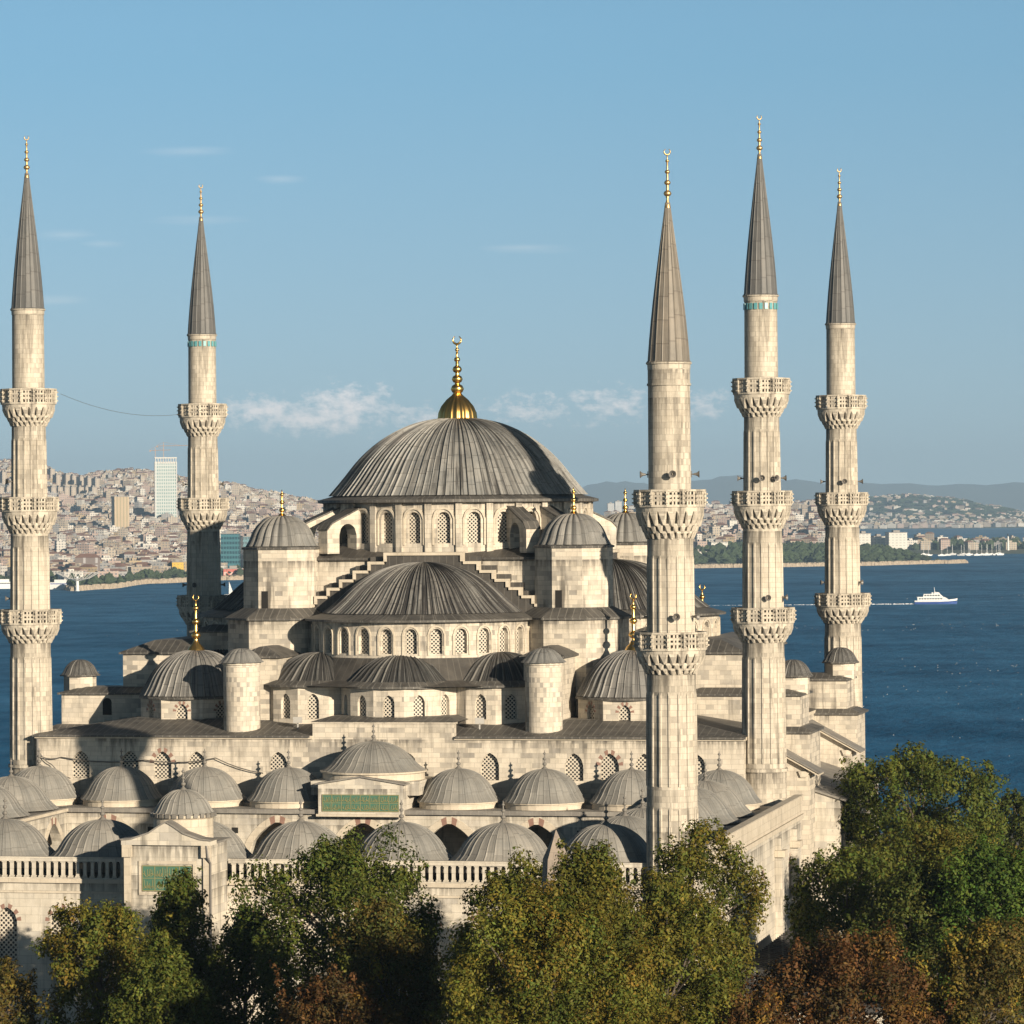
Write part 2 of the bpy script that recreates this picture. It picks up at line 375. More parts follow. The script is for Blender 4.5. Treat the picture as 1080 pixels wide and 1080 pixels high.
def lead_dome(name, light, dark, amount, joints=1.1, cover=0.0, ribs=64):
    m, nt, b, out = newmat(name); g = G(nt); P = g.coord(); s = g.sep(P)
    ang = g.math('ARCTAN2', s[1], s[0])
    ca = g.comb(g.math('MULTIPLY', g.math('COSINE', ang), 20), g.math('MULTIPLY', g.math('SINE', ang), 20), g.math('MULTIPLY', s[2], .07))
    st = g.noise(ca, 2.4, 4, .65); st2 = g.noise(ca, .22, 3, .5); sp = g.noise(P, 1.6, 5, .6)
    f = g.math('MULTIPLY', g.step(st, .46 - cover, .60 - cover), g.step(st2, .35 - cover * 1.5, .56 - cover * 1.5)); f = g.math('ADD', f, g.math('MULTIPLY', g.step(sp, .52, .78), .35), clamp=True)
    rid = g.math('FLOOR', g.math('MULTIPLY', ang, ribs / (2 * PI)))                # each lead sheet between two seams has its own tone
    wn = g.n('ShaderNodeTexWhiteNoise', noise_dimensions='1D'); g.put(wn.inputs['W'], rid); off = g.math('MULTIPLY', wn.outputs[0], .45)
    zz = g.math('ADD', g.math('DIVIDE', s[2], joints), off); cell = g.math('FLOOR', zz); fz = g.math('FRACT', zz)
    w2 = g.n('ShaderNodeTexWhiteNoise', noise_dimensions='2D'); g.put(w2.inputs['Vector'], g.comb(rid, cell))
    c = g.mix(w2.outputs[0], tuple(x * .86 for x in light), tuple(x * 1.12 for x in light))
    c = g.mix(g.math('MULTIPLY', f, amount), c, dark)
    tone = g.noise(P, .5, 4); c = g.mix(g.step(tone, .35, .7), c, g.mix(1, c, (.74, .77, .80), 'MULTIPLY'))
    pale = g.noise(ca, 1.1, 5, .7); c = g.mix(g.math('MULTIPLY', g.step(pale, .60, .74), .45), c, (.36, .355, .34))   # pale oxide runs
    orr = g.n('ShaderNodeObjectInfo').outputs['Random']; c = g.mix(g.math('MULTIPLY', orr, .5), c, g.mix(1, c, (.74, .77, .80), 'MULTIPLY'))
    ln = g.math('LESS_THAN', fz, .045); c = g.mix(g.math('MULTIPLY', ln, .6), c, dark)
    g.put(b.inputs['Base Color'], c); b.inputs['Roughness'].default_value = .55; b.inputs['Specular IOR Level'].default_value = .45
    g.bump(g.math('ADD', g.math('ADD', sp, g.math('MULTIPLY', w2.outputs[0], .5)), g.math('MULTIPLY', ln, -.6)), .4, .05, b)
    return m
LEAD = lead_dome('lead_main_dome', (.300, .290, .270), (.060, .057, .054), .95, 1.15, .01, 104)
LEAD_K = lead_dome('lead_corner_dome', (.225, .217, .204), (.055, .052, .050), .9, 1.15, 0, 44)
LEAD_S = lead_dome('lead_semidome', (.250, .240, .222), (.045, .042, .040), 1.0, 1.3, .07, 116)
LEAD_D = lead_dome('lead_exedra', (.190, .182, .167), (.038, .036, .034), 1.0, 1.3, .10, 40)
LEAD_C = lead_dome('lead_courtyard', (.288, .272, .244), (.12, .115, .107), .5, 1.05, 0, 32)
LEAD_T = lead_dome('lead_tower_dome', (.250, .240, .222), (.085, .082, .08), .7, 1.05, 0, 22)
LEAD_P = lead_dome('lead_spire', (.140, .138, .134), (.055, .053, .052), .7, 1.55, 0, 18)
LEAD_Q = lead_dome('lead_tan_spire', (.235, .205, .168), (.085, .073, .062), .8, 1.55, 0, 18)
def lead_roof(name, light, dark, seam=.62, seamc=(.26, .245, .22)):
    m, nt, b, out = newmat(name); g = G(nt); P = g.coord(); u, v = g.wall_uv(P)
    fr = g.math('FRACT', g.math('DIVIDE', u, seam)); ln = g.math('LESS_THAN', fr, .13)
    n1 = g.noise(P, .8, 5, .65); n2 = g.noise(P, .2, 3)
    c = g.mix(g.step(n1, .35, .7), light, dark); c = g.mix(g.math('MULTIPLY', g.step(n2, .45, .65), .5), c, dark)
    c = g.mix(g.math('MULTIPLY', ln, .45), c, seamc)
    g.put(b.inputs['Base Color'], c); b.inputs['Roughness'].default_value = .6
    g.bump(g.math('ADD', g.math('MULTIPLY', ln, 1.2), n1), .5, .05, b); return m
ROOF = lead_roof('lead_roof', (.125, .117, .105), (.048, .046, .043))
ROOF_D = lead_roof('dark_lead_roof', (.085, .078, .069), (.040, .037, .034), .62, (.13, .12, .105))
ROOF_C = lead_roof('lead_courtyard_roof', (.26, .245, .22), (.15, .14, .13))
def simple(name, col, rough=.6, metal=0.0, nscale=None, namp=.25, bump=0):
    m, nt, b, out = newmat(name); g = G(nt); b.inputs['Roughness'].default_value = rough; b.inputs['Metallic'].default_value = metal
    if nscale:
        n = g.noise(g.coord(), nscale, 4, .6); c = g.mix(n, tuple(x * (1 - namp) for x in col), tuple(min(1, x * (1 + namp)) for x in col)); g.put(b.inputs['Base Color'], c)
        if bump: g.bump(n, bump, .05, b)
    else: g.put(b.inputs['Base Color'], col)
    return m
GOLD = simple('gilded_copper', (.83, .53, .17), .30, 1.0, 3, .15)
OLDGOLD = simple('weathered_gilding', (.60, .42, .20), .42, .9, 4, .3)
DARK = simple('dark_interior', (.012, .011, .010), .9)
METAL = simple('grey_speaker_metal', (.16, .15, .14), .5, .3)
RED = simple('red_voussoir_stone', (.235, .14, .11), .85, 0, 3, .3)
CAPST = simple('dome_finial_lead', (.16, .15, .135), .6, 0, 4, .3)
def lattice_mat():
    m, nt, b, out = newmat('pierced_window_lattice'); g = G(nt); s = g.sep(g.coord()); k = .235
    a = g.math('DIVIDE', g.math('ADD', s[0], s[2]), k * 1.4142); c2 = g.math('DIVIDE', g.math('SUBTRACT', s[0], s[2]), k * 1.4142)
    fa = g.math('SUBTRACT', g.math('FRACT', a), .5); fb = g.math('SUBTRACT', g.math('FRACT', c2), .5)
    d = g.math('SQRT', g.math('ADD', g.math('MULTIPLY', fa, fa), g.math('MULTIPLY', fb, fb)))
    hole = g.step(d, .40, .34); n = g.noise(g.coord(), 3, 3)
    c = g.mix(hole, g.mix(n, (.46, .42, .35), (.58, .53, .45)), (.012, .012, .013))
    g.put(b.inputs['Base Color'], c); b.inputs['Roughness'].default_value = .7; g.bump(hole, -.6, .08, b); return m
LATT = lattice_mat()
TILE = None
def tile_mat():
    m, nt, b, out = newmat('turquoise_tile'); g = G(nt); n = g.noise(g.coord(), 5, 2)
    g.put(b.inputs['Base Color'], g.mix(n, (.06, .24, .28), (.16, .38, .40))); b.inputs['Roughness'].default_value = .3; return m
TILE = tile_mat()
GREEN = simple('green_inscription_ground', (.060, .150, .105), .6, 0, 3, .25)
GILT = simple('gilt_lettering', (.27, .25, .12), .5, .2)
ASPH = simple('paved_ground', (.16, .145, .125), .9, 0, .3, .25)

# ------------------------------------------------------------------ setting
def polar(p, D, z=0.0):        # a place D metres from the camera in the direction of photograph column p
    a = (p - 540) / FPX
    return (CAM[0] + D * (f0.x + a * r0.x), CAM[1] + D * (f0.y + a * r0.y), z)
SEA = -34.0
def smooth(a, b, x): t = min(1, max(0, (x - a) / (b - a))); return t * t * (3 - 2 * t)
def grid_mesh(name, xs, ys, fun, mat, smooth_=True):
    nx, ny = len(xs), len(ys); v = [fun(x, y) for y in ys for x in xs]
    f = [(j * nx + i, j * nx + i + 1, (j + 1) * nx + i + 1, (j + 1) * nx + i) for j in range(ny - 1) for i in range(nx - 1)]
    me = bpy.data.meshes.new(name); me.from_pydata(v, [], f); me.materials.append(mat)
    if smooth_: me.polygons.foreach_set('use_smooth', [True] * len(f))
    return inst(me, name)
def sea_mat():
    m, nt, b, out = newmat('strait_water'); g = G(nt); P = g.coord()
    b.inputs['Roughness'].default_value = .28; b.inputs['IOR'].default_value = 1.33
    q = g.vec('MULTIPLY', P, (1, .55, 1))
    w1 = g.noise(q, .11, 6, .68); w2 = g.noise(q, .018, 4, .6); w3 = g.noise(g.vec('MULTIPLY', P, (.25, 1, 1)), .006, 4, .6)
    w4 = g.noise(q, .035, 5, .6); c = g.mix(g.step(g.math('MULTIPLY_ADD', w4, .6, g.math('MULTIPLY', w3, .6)), .45, .78), (.003, .068, .160), (.012, .122, .250)); g.put(b.inputs['Base Color'], c)  # wave reflections and wind slicks painted in as lighter and darker blue
    b.inputs['Specular IOR Level'].default_value = .09
    h = g.math('ADD', g.math('MULTIPLY', w1, 3.0), g.math('MULTIPLY', w2, 7.0)); g.bump(h, 1.0, 1.0, b)
    di = g.n('ShaderNodeBsdfDiffuse'); g.put(di.inputs['Color'], c); gl = g.n('ShaderNodeBsdfGlossy'); gl.inputs['Roughness'].default_value = .35; g.put(gl.inputs['Color'], (.42, .74, 1.0))
    nb = b.inputs['Normal'].links[0].from_socket; g.put(gl.inputs['Normal'], nb); g.put(di.inputs['Normal'], nb)
    ms = g.n('ShaderNodeMixShader'); g.put(ms.inputs[0], g.step(g.math('MULTIPLY_ADD', w4, .7, g.math('MULTIPLY', w3, .5)), .30, 1.9)); g.put(ms.inputs[1], di.outputs[0]); g.put(ms.inputs[2], gl.outputs[0])
    nt.links.new(ms.outputs[0], out.inputs[0]); return m
o = grid_mesh('sea', [-31500, 0, 31500], [-600, 300, 4000, 12000, 31500], lambda x, y: (x, y, SEA), sea_mat(), False); o['kind'] = 'structure'
def whitecaps():
    mb = MB(); rg = random.Random(9)
    for i in range(170):
        p = rg.uniform(836, 1085) if i < 140 else rg.uniform(60, 230); D = 1050 + 2100 * rg.random() ** 1.3
        if rg.random() < .5: D = rg.choice((1500, 1720, 2300)) + rg.uniform(-60, 60)
        x, y, _ = polar(p, D); w = rg.uniform(.14, .36) * D / 1800; mb.cone(ngon(5, w, (x, y), rg.random()), SEA - .2, SEA + .15 + w * .25, 0, ngon(5, w * .4, (x, y)))
    o = mb.build('whitecaps', simple('foam_fleck', (.5, .51, .52), .8)); o['kind'] = 'stuff'; tag(o, 'small white flecks of foam scattered over the strait', 'foam')
def gz(x, y):
    z = -1.0 * smooth(-140, -330, y) * 0
    z += (SEA - 3.0) * smooth(95, 480, y - .12 * abs(x)) 
    return z
xs = [-3000, -900, -400, -250, -150, -100, -60, -36, 0, 36, 60, 100, 150, 250, 400, 900]
ys = [-900, -500, -320, -200, -120, -60, 0, 60, 95, 130, 170, 220, 270, 320, 370, 420, 480, 560, 640]
o = grid_mesh('ground', xs, ys, lambda x, y: (x, y, gz(x, y)), ASPH); o['kind'] = 'structure'

def interp(p, t):
    if p <= t[0][0]: return t[0][1]
    for (a, va), (b_, vb) in zip(t[:-1], t[1:]):
        if p <= b_: return va + (vb - va) * smooth(0, 1, (p - a) / (b_ - a))
    return t[-1][1]
SKY_L = [(-900, 536), (-500, 520), (-250, 492), (-100, 474), (0, 481), (42, 484), (62, 494), (85, 497), (112, 493), (140, 491), (168, 495), (200, 501), (240, 506), (280, 515), (320, 523), (352, 531), (420, 536), (520, 540), (640, 546), (900, 550)]
SHORE = [(-900, 3300), (-120, 3650), (0, 3780), (60, 3800), (75, 3560), (110, 3640), (160, 3900), (240, 4060), (300, 4150), (480, 4300), (640, 4560), (800, 4640), (900, 4700), (1000, 4820), (1018, 4850)]
def hash2(a, b): return math.sin(a * 12.9898 + b * 78.233) * .5 + math.sin(a * 3.17 + b * 5.73) * .5
def land(p, D):
    z = SEA - 4
    if p < 1021:
        sh = interp(p, SHORE); far_end = 99999 if p < 880 else 5250 - 380 * smooth(900, 1021, p)
        if p > 880: far_end = 5250 - 350 * smooth(900, 1021, p) if p > 900 else 99999 + (5250 - 99999) * (p - 880) / 20
        if D > sh:
            s = smooth(sh, sh + 25, D); base = SEA + 4.2
            t = smooth(sh + 40, 6400, D) * 16
            if p < 660: top = CAM[2] + (HOR - interp(p, SKY_L) - 5) * 8300 / FPX; t += max(0, top - base - 16) * smooth(5300, 8300, D) ** 1.15
            else: t += 30 * smooth(5800, 9000, D)
            hill = 10 * smooth(690, 770, p) * (1 - smooth(905, 985, p)) * smooth(sh + 40, sh + 240, D) if p > 660 else 0
            hh = (base + t + hill + 1.2 * hash2(p * .05, D * .004)) if D < far_end else SEA - 4
            edge = 1 - smooth(far_end - 120, far_end, D)
            z = max(z, SEA - 4 + (hh - SEA + 4) * s * edge)
    if p > 915:                                          # marina spit beyond the strait
        e = smooth(915, 950, p) * smooth(5720, 5780, D) * (1 - smooth(6500, 6620, D)); z = max(z, SEA - 4 + 8.5 * e)
    if p > 860:                                          # far hill with houses
        top = [(860, 0), (885, 36), (920, 84), (960, 92), (1000, 80), (1045, 50), (1090, 22), (1200, 12)]
        e = smooth(12000, 13600, D) * (1 - smooth(15500, 17000, D)); z = max(z, SEA - 4 + (interp(p, top) + 12) * e)
    return z
def land_mat():
    m, nt, b, out = newmat('coast_earth'); g = G(nt); P = g.coord(); n = g.noise(P, .012, 5, .6); n2 = g.noise(P, .0022, 3)
    c = g.mix(g.step(n, .4, .62), (.055, .075, .035), (.20, .165, .12)); c = g.mix(g.step(n2, .45, .6), c, (.06, .075, .04))
    g.put(b.inputs['Base Color'], c); b.inputs['Roughness'].default_value = .95; return m
LANDM = land_mat(); whitecaps()
ps = list(range(-900, -120, 30)) + list(range(-120, 1300, 7)); Ds = [3500 + 25 * i for i in range(80)] + [5500 * (17200 / 5500) ** (i / 90) for i in range(91)]
def lp(p, D): x, y, _ = polar(p, D); return (x, y, land(p, D))
o = grid_mesh('far_coast', ps, Ds, lp, LANDM); o['kind'] = 'structure'
def mount(p, D):
    top = [(-900, 520), (-200, 484), (20, 479), (60, 492), (120, 530), (330, 528), (480, 526), (600, 519), (640, 508), (700, 513), (735, 509), (765, 503), (800, 506), (840, 509), (880, 512), (920, 512), (960, 514), (1010, 515), (1060, 514), (1140, 511), (1300, 516)]
    y = interp(p, top) + 1.1 * math.sin(p * .11) + .7 * math.sin(p * .31 + 1)
    h = CAM[2] + (HOR - y) * 28000 / FPX
    e = smooth(25000, 28000, D) if D < 28000 else 1 - smooth(28000, 30500, D)
    x, yy, _ = polar(p, D); return (x, yy, SEA - .5 + (h - SEA) * e)
MOUNTM = simple('mountain_scrub', (.07, .085, .06), .95, 0, .001, .3)
o = grid_mesh('mountains', list(range(-900, -200, 40)) + list(range(-200, 1300, 10)), [25000, 26000, 27000, 27500, 28000, 28600, 29400, 30500], mount, MOUNTM); o['kind'] = 'structure'

# the haze over the strait
def haze():
    mb = MB(); mb.box(-32000, 32000, -1500, 32000, SEA - 8, 470)
    m = bpy.data.materials.new('haze_air'); m.use_nodes = True; nt = m.node_tree; nt.nodes.clear()
    out = nt.nodes.new('ShaderNodeOutputMaterial'); v = nt.nodes.new('ShaderNodeVolumePrincipled')
    v.inputs['Color'].default_value = (.46, .68, .95, 1); v.inputs['Density'].default_value = 5.0e-5; v.inputs['Anisotropy'].default_value = 0.0
    nt.links.new(v.outputs[0], out.inputs['Volume'])
    o = mb.build('haze', m); o['kind'] = 'stuff'; tag(o, 'thin blue haze over the strait and the far hills', 'haze')

# ------------------------------------------------------------------ prayer hall
hall = thing('mosque', 'grey stone domed prayer hall with a large ribbed lead dome and half domes', 'mosque', (0, 32, 0))
WM = [LATT]
def oct_wall(mb, c, ap, z0, z1, mat=0): mb.prism(ngon(8, ap / math.cos(PI / 8), c), z0, z1, mat)
def build_hall():
    # main walls: front plane carries lattice windows
    mb = MB(); X = 29.4; f, L = plane_map((-X, -28.5), (X, -28.5))
    ops = []
    for x in (8.8, 15.7, 18.6, 21.4, 25.6):
        for s in (-1, 1): ops.append((s * x + X, 1.5, 14.2, 15.45, .95, 'pt'))
    ops.append((2.0 + X, 1.5, 14.2, 15.45, .95, 'pt')); ops.append((-2.0 + X, 1.5, 14.2, 15.45, .95, 'pt'))
    plain = [q for q in ops if abs(abs(q[0] - X) - 18.6) > .1]; rr = [q for q in ops if q not in plain]
    # bands split so that only two windows carry red arch stones
    allops = sorted(ops); cur = 0
    for q in allops:
        nxt = q[0] + q[1] / 2 + .28
        arched_wall(mb, f, cur, nxt, 0, 17.45, [q], .45, 0, red=(1, .42) if q in rr else None); cur = nxt
    arched_wall(mb, f, cur, L, 0, 17.45, [])
    for (p, q) in (((X, -28.5), (X, 28.5)), ((X, 28.5), (-X, 28.5)), ((-X, 28.5), (-X, -28.5))):
        mb.face([(p[0], p[1], 0), (q[0], q[1], 0), (q[0], q[1], 17.45), (p[0], p[1], 17.45)])
    wall = mb.build('wall', [STONE, RED], hall)
    add_windows(wall, f, allops, .45, WM)
    mb = MB()                                            # cornice, raised middle parapet
    mb.box(-X - .12, -5.9, -28.66, -27.6, 17.45, 17.72); mb.box(5.9, X + .12, -28.66, -27.6, 17.45, 17.72)
    mb.box(X - .02, X + .0, 28.5, 28.52, 17.45, 17.5)
    mb.box(X - .9, X + .12, -27.6, 28.6, 17.45, 17.72); mb.box(-X - .12, -X + .9, -27.6, 28.6, 17.45, 17.72)
    mb.build('cornice', [TRIM], hall)
    mb = MB(); mb.box(-5.9, 5.9, -28.503, -27.8, 17.45, 18.72); mb.box(-6.0, 6.0, -28.6, -27.7, 18.72, 18.86); mb.build('raised_parapet', [STONE], hall)
    mb = MB()                                            # lower lead roof, rising to the drums
    a = rect(-X - .25, X + .25, -28.8, 28.8); b_ = rect(-X + 6, X - 6, -22, 22)
    mb.cone(rect(-X - .25, X + .25, -27.75, 28.8), 17.79, 18.75, 0, b_)
    for s in (-1, 1):
        x0, x1 = sorted((s * 6.06, s * (X + .25))); mb.face([(x0, -28.85, 17.73), (x1, -28.85, 17.73), (x1, -27.7, 17.80), (x0, -27.7, 17.80)]); mb.face([(x0, -28.85, 17.58), (x1, -28.85, 17.58), (x1, -28.85, 17.73), (x0, -28.85, 17.73)])
    mb.build('roof', [ROOF], hall)
    mb = MB(); mb.cone(rect(-6.05, 6.05, -28.66, -22.3), 18.87, 19.2, 0, rect(-5, 5, -26, -22.5)); mb.build('roof', [ROOF], hall)
build_hall()

def build_semi():
    R = 9.5; C = (0, -13.5)
    drum = MB(); f = drum_map(C, R); st = R * rad(12.7); ops = [((i - 6.5) * st, .98, 24.15, 25.7, .5) for i in range(14)]
    arched_wall(drum, f, -R * PI / 2, R * PI / 2, 18.2, 26.75, ops, .5, 0, step=.7)
    for o in ops:                                          # raised hood around every opening
        ap = arch_pts(1.5, 25.7, .78); pts = [(-.75, 24.05)] + ap + [(.75, 24.05)]
        for (xa, za), (xb, zb) in zip(pts[:-1], pts[1:]):
            k = .13; ia = (xa * (1 - k / .75), za - (k if za > 25.7 else 0)); ib = (xb * (1 - k / .75), zb - (k if zb > 25.7 else 0))
            drum.extr([(o[0] + xa, za), (o[0] + xb, zb), (o[0] + ib[0], ib[1]), (o[0] + ia[0], ia[1])], -.09, .01, lambda a, b, d: f(a, b, d), 1)
    dm = drum.mesh('semidome_drum', [STONE, TRIM])
    eave = MB()
    eave.lathe([(9.4, 26.7), (10.1, 26.75), (10.1, 26.92), (8.2, 27.45)], 60, C, PI, 2 * PI)
    em = eave.mesh('eave', [ROOF])
    skirt = MB(); skirt.lathe([(9.51, 23.8), (10.9, 22.0), (13.2, 21.58)], 50, C, PI, 2 * PI); sm = skirt.mesh('skirt_roof', [ROOF_D])
    dome = ribbed(cap_prof(8.0, 4.2, 22, .07), 58, .15, PI, 2 * PI); dome_m = dome.mesh('semidome', [LEAD_S])
    # exedrae
    ex = []
    for (c, a_mid) in (((0, -21.6), -PI / 2), ((-7.6, -18.9), rad(-90 - 52)), ((7.6, -18.9), rad(-90 + 52))):
        n = 7; pts = [(c[0] + 5.1 * math.cos(a_mid + rad(-102 + 204 * i / n)), c[1] + 5.1 * math.sin(a_mid + rad(-102 + 204 * i / n))) for i in range(n + 1)]
        wb = MB(); maps = []
        for i in range(n):
            pf, L = plane_map(pts[i], pts[i + 1]); op = [(L / 2, .95, 18.85, 20.3, .62, 'pt')]
            if 0 < i < n - 1: arched_wall(wb, pf, 0, L, 17.9, 21.45, op, .4); maps.append((pf, op))
            else: arched_wall(wb, pf, 0, L, 17.9, 21.45, [])
        eb = [(c[0] + 5.45 * math.cos(a_mid + rad(-112 + 224 * i / 16)), c[1] + 5.45 * math.sin(a_mid + rad(-112 + 224 * i / 16))) for i in range(17)]
        er = MB(); er.prism(eb, 21.45, 21.62)
        er.cone(eb, 21.62, 21.98, 0, [(c[0] + (p[0] - c[0]) * .86, c[1] + (p[1] - c[1]) * .86) for p in eb])
        ex.append((c, wb.mesh('exedra_wall', [STONE]), maps, er.mesh('exedra_eave', [ROOF])))
    exdome = ribbed(cap_prof(4.55, 2.4, 14, .06), 40, .15).mesh('exedra_dome', [LEAD_D])
    for k in range(4):
        a = k * PI / 2; ro = Matrix.Rotation(a, 3, 'Z')
        d = inst(dm, 'semidome_drum', hall, (0, 0, 0), a)
        if k != 2: add_windows(d, f, ops, .5, WM)
        inst(em, 'eave', d); inst(sm, 'skirt_roof', hall, (0, 0, 0), a)
        p = ro @ Vector((0, -13.5, 27.4)); inst(dome_m, 'semidome', hall, p, a)
        for (c, wm_, maps, er) in ex:
            w = inst(wm_, 'exedra_wall', hall, (0, 0, 0), a); inst(er, 'exedra_eave', w)
            if k != 2:
                for pf, op in maps: add_windows(w, pf, op, .4, WM)
            p = ro @ Vector((c[0], c[1], 21.8)); inst(exdome, 'exedra_dome', hall, p, a)
build_semi()

def build_core():
    # square base between the four towers, with stepped gables over each half dome
    mb = MB(); mb.box(-12.2, 12.2, -12.2, 12.2, 18.2, 31.75); mb.build('dome_base', [STONE], hall)
    mb = MB(); a = rect(-12.6, 12.6, -12.6, 12.6); mb.prism(a, 31.75, 31.95); mb.cone(a, 31.95, 32.95, 0, rect(-8.7, 8.7, -8.7, 8.7)); mb.build('base_roof', [ROOF_D], hall)
    g = MB(); xs_ = [3.3, 4.7, 6.0, 7.2, 8.3, 9.4, 10.5]; zs_ = [32.15, 31.4, 30.65, 29.9, 29.2, 28.5, 27.8]
    g.box(-xs_[0], xs_[0], -13.6, -12.22, 26.8, zs_[0], 0); g.box(-xs_[0] - .15, xs_[0] + .15, -13.78, -13.0, zs_[0], zs_[0] + .26, 1)
    for i in range(6):
        for s in (-1, 1):
            x0, x1 = sorted((s * xs_[i], s * xs_[i + 1])); g.box(x0, x1, -13.6, -12.22, 26.8, zs_[i + 1], 0)
            x0, x1 = sorted((s * (xs_[i] + .15), s * (xs_[i + 1] + .15))); g.box(x0, x1, -13.78, -13.0, zs_[i + 1], zs_[i + 1] + .24, 1)
            xa, xb = sorted((s * (xs_[i] - .1), s * (xs_[i] + .15))); g.box(xa, xb, -13.782, -13.0, zs_[i + 1] + .24, zs_[i] + .0, 1)
            # lead step behind
            x0, x1 = sorted((s * xs_[i], s * (xs_[i + 1] + .1))); g.box(x0, x1, -12.9, -12.23, zs_[i + 1], zs_[i + 1] + .62, 2)
    gm = g.mesh('stepped_gable', [ROOF_D, TRIM, ROOF_D])
    for k in range(4): inst(gm, 'stepped_gable', hall, (0, 0, 0), k * PI / 2)
    # drum of the main dome
    R = 11.6; d = MB(); f = drum_map((0, 0), R); st = 2 * PI * R / 28
    ops = [((i + .5) * st, 1.12, 33.15, 35.25, .56) for i in range(28)]
    arched_wall(d, f, 0, 2 * PI * R, 32.2, 36.65, ops, .55, 0, step=.8)
    for o in ops:
        ap = arch_pts(1.95, 35.2, 1.0); pts = [(-.975, 33.0)] + ap + [(.975, 33.0)]
        for (xa, za), (xb, zb) in zip(pts[:-1], pts[1:]):
            k = .16; ia = (xa * (1 - k / .975), za - (k if za > 35.2 else 0)); ib = (xb * (1 - k / .975), zb - (k if zb > 35.2 else 0))
            d.extr([(o[0] + xa, za), (o[0] + xb, zb), (o[0] + ib[0], ib[1]), (o[0] + ia[0], ia[1])], -.14, .02, lambda a, b, e: f(a, b, e), 1)
    for i in range(28):                                    # shallow piers between the openings
        d.extr([(i * st - .28, 32.4), (i * st + .28, 32.4), (i * st + .28, 36.6), (i * st - .28, 36.6)], -.26, .02, lambda a, b, e: f(a, b, e), 0)
    dr = d.build('dome_drum', [STONE, TRIM], hall); add_windows(dr, f, ops, .55, WM)
    e = MB(); e.lathe([(11.55, 36.55), (12.35, 36.65), (12.35, 36.88), (10.5, 37.35)], 112); e.build('eave', [ROOF], dr)
    m = ribbed(cap_prof(10.7, 6.85, 34, .05), 104, .18); dm = m.build('main_dome', [LEAD], hall, (0, 0, 37.25))
    inst(finial_mesh('finial', 7.7, 1.68, GOLD, 5, True, True), 'finial', dm, (0, 0, 6.68))
    # buttresses leaning on the drum
    fb = MB(); pr = arch_pts(1.9, 33.9, .95); prof = [(11.3, 32.3), (12.0, 32.3)] + [(12.95 + a, z) for a, z in pr] + [(13.9, 32.3), (15.3, 32.3), (15.3, 34.1), (14.6, 34.9), (11.3, 36.35)]
    prof = [(11.3, 32.3), (12.0, 32.3), (12.0, 33.9)] + [(12.95 + a, z) for a, z in pr][1:-1] + [(13.9, 33.9), (13.9, 32.3), (15.2, 32.3), (15.2, 34.35), (14.7, 34.85), (11.3, 36.3)]
    fb.extr(prof, -.62, .62, lambda a, z, t: (a, t, z)); fb.extr([(15.3, 34.38), (14.75, 34.98), (11.3, 36.42), (11.3, 36.28), (14.7, 34.84), (15.25, 34.3)], -.72, .72, lambda a, z, t: (a, t, z), 1)
    fm = fb.mesh('flying_buttress', [STONE, ROOF])
    for k in range(4):
        for s in (-8, 8): inst(fm, 'flying_buttress', hall, (0, 0, 0), rad(45 + 90 * k + s))
    # eight-sided weight towers and the pier blocks under them
    tw = MB(); oct_wall(tw, (0, 0), 3.1, 26.6, 32.72)
    tw.box(-1.0, -.45, -3.14, -2.9, 27.6, 29.2, 1)
    tm = tw.mesh('weight_tower', [STONE, DARK]); ev = MB(); ev.prism(ngon(8, 3.5), 32.72, 32.9); ev.cone(ngon(8, 3.5), 32.9, 33.05, 0, ngon(8, 2.9)); evm = ev.mesh('eave', [ROOF])
    dmm = ribbed(cap_prof(2.68, 2.6, 16, .10), 22, .20, lobed=True).mesh('tower_dome', [LEAD_T]); fin = finial_mesh('finial', 2.4, .62, GOLD, 3, False, False, .27)
    pb = MB(); oct_wall(pb, (0, 0), 4.35, 17.8, 26.75); pb.prism(ngon(8, 5.0), 26.75, 26.92, 1); pb.cone(ngon(8, 5.0), 26.92, 27.75, 1, ngon(8, 3.4))
    pm = pb.mesh('pier_block', [STONE, ROOF])
    for sx in (-1, 1):
        for sy in (-1, 1):
            c = (sx * 12.7, sy * 12.3); t = inst(tm, 'weight_tower', hall, (*c, 0)); inst(evm, 'eave', t); q = inst(dmm, 'tower_dome', t, (0, 0, 33.0)); inst(fin, 'tower_finial', t, (0, 0, 35.4))
            inst(pm, 'pier_block', hall, (*c, 0))
    # corner domes
    R = 4.35 / math.cos(PI / 8); pts = ngon(8, R); w = MB(); wins = []
    for i in range(8):
        pf, L = plane_map(pts[i], pts[(i + 1) % 8]); op = [(L / 2, .98, 18.35, 19.35, .62, 'pt')]; arched_wall(w, pf, 0, L, 17.7, 20.35, op, .35, 0, red=(1, .34)); wins.append((pf, op))
    cm = w.mesh('corner_drum', [STONE, RED]); ev = MB(); ev.prism(ngon(32, 4.85), 20.35, 20.5); ev.cone(ngon(32, 4.85), 20.5, 20.72, 0, ngon(32, 4.4)); evm = ev.mesh('eave', [ROOF])
    cdm = ribbed(cap_prof(4.42, 3.75, 20, .07), 44, .12).mesh('corner_dome', [LEAD_K]); fin = finial_mesh('finial', 4.9, .74, GOLD, 3, True, False, .42)
    for sx in (-1, 1):
        for sy in (-1, 1):
            t = inst(cm, 'corner_drum', hall, (sx * 18.75, sy * 18, 0)); inst(evm, 'eave', t)
            if sy < 0:
                for pf, op in wins: add_windows(t, pf, op, .35, WM)
            q = inst(cdm, 'corner_dome', hall, (sx * 18.75, sy * 18, 20.6)); inst(fin, 'finial', q, (0, 0, 3.7))
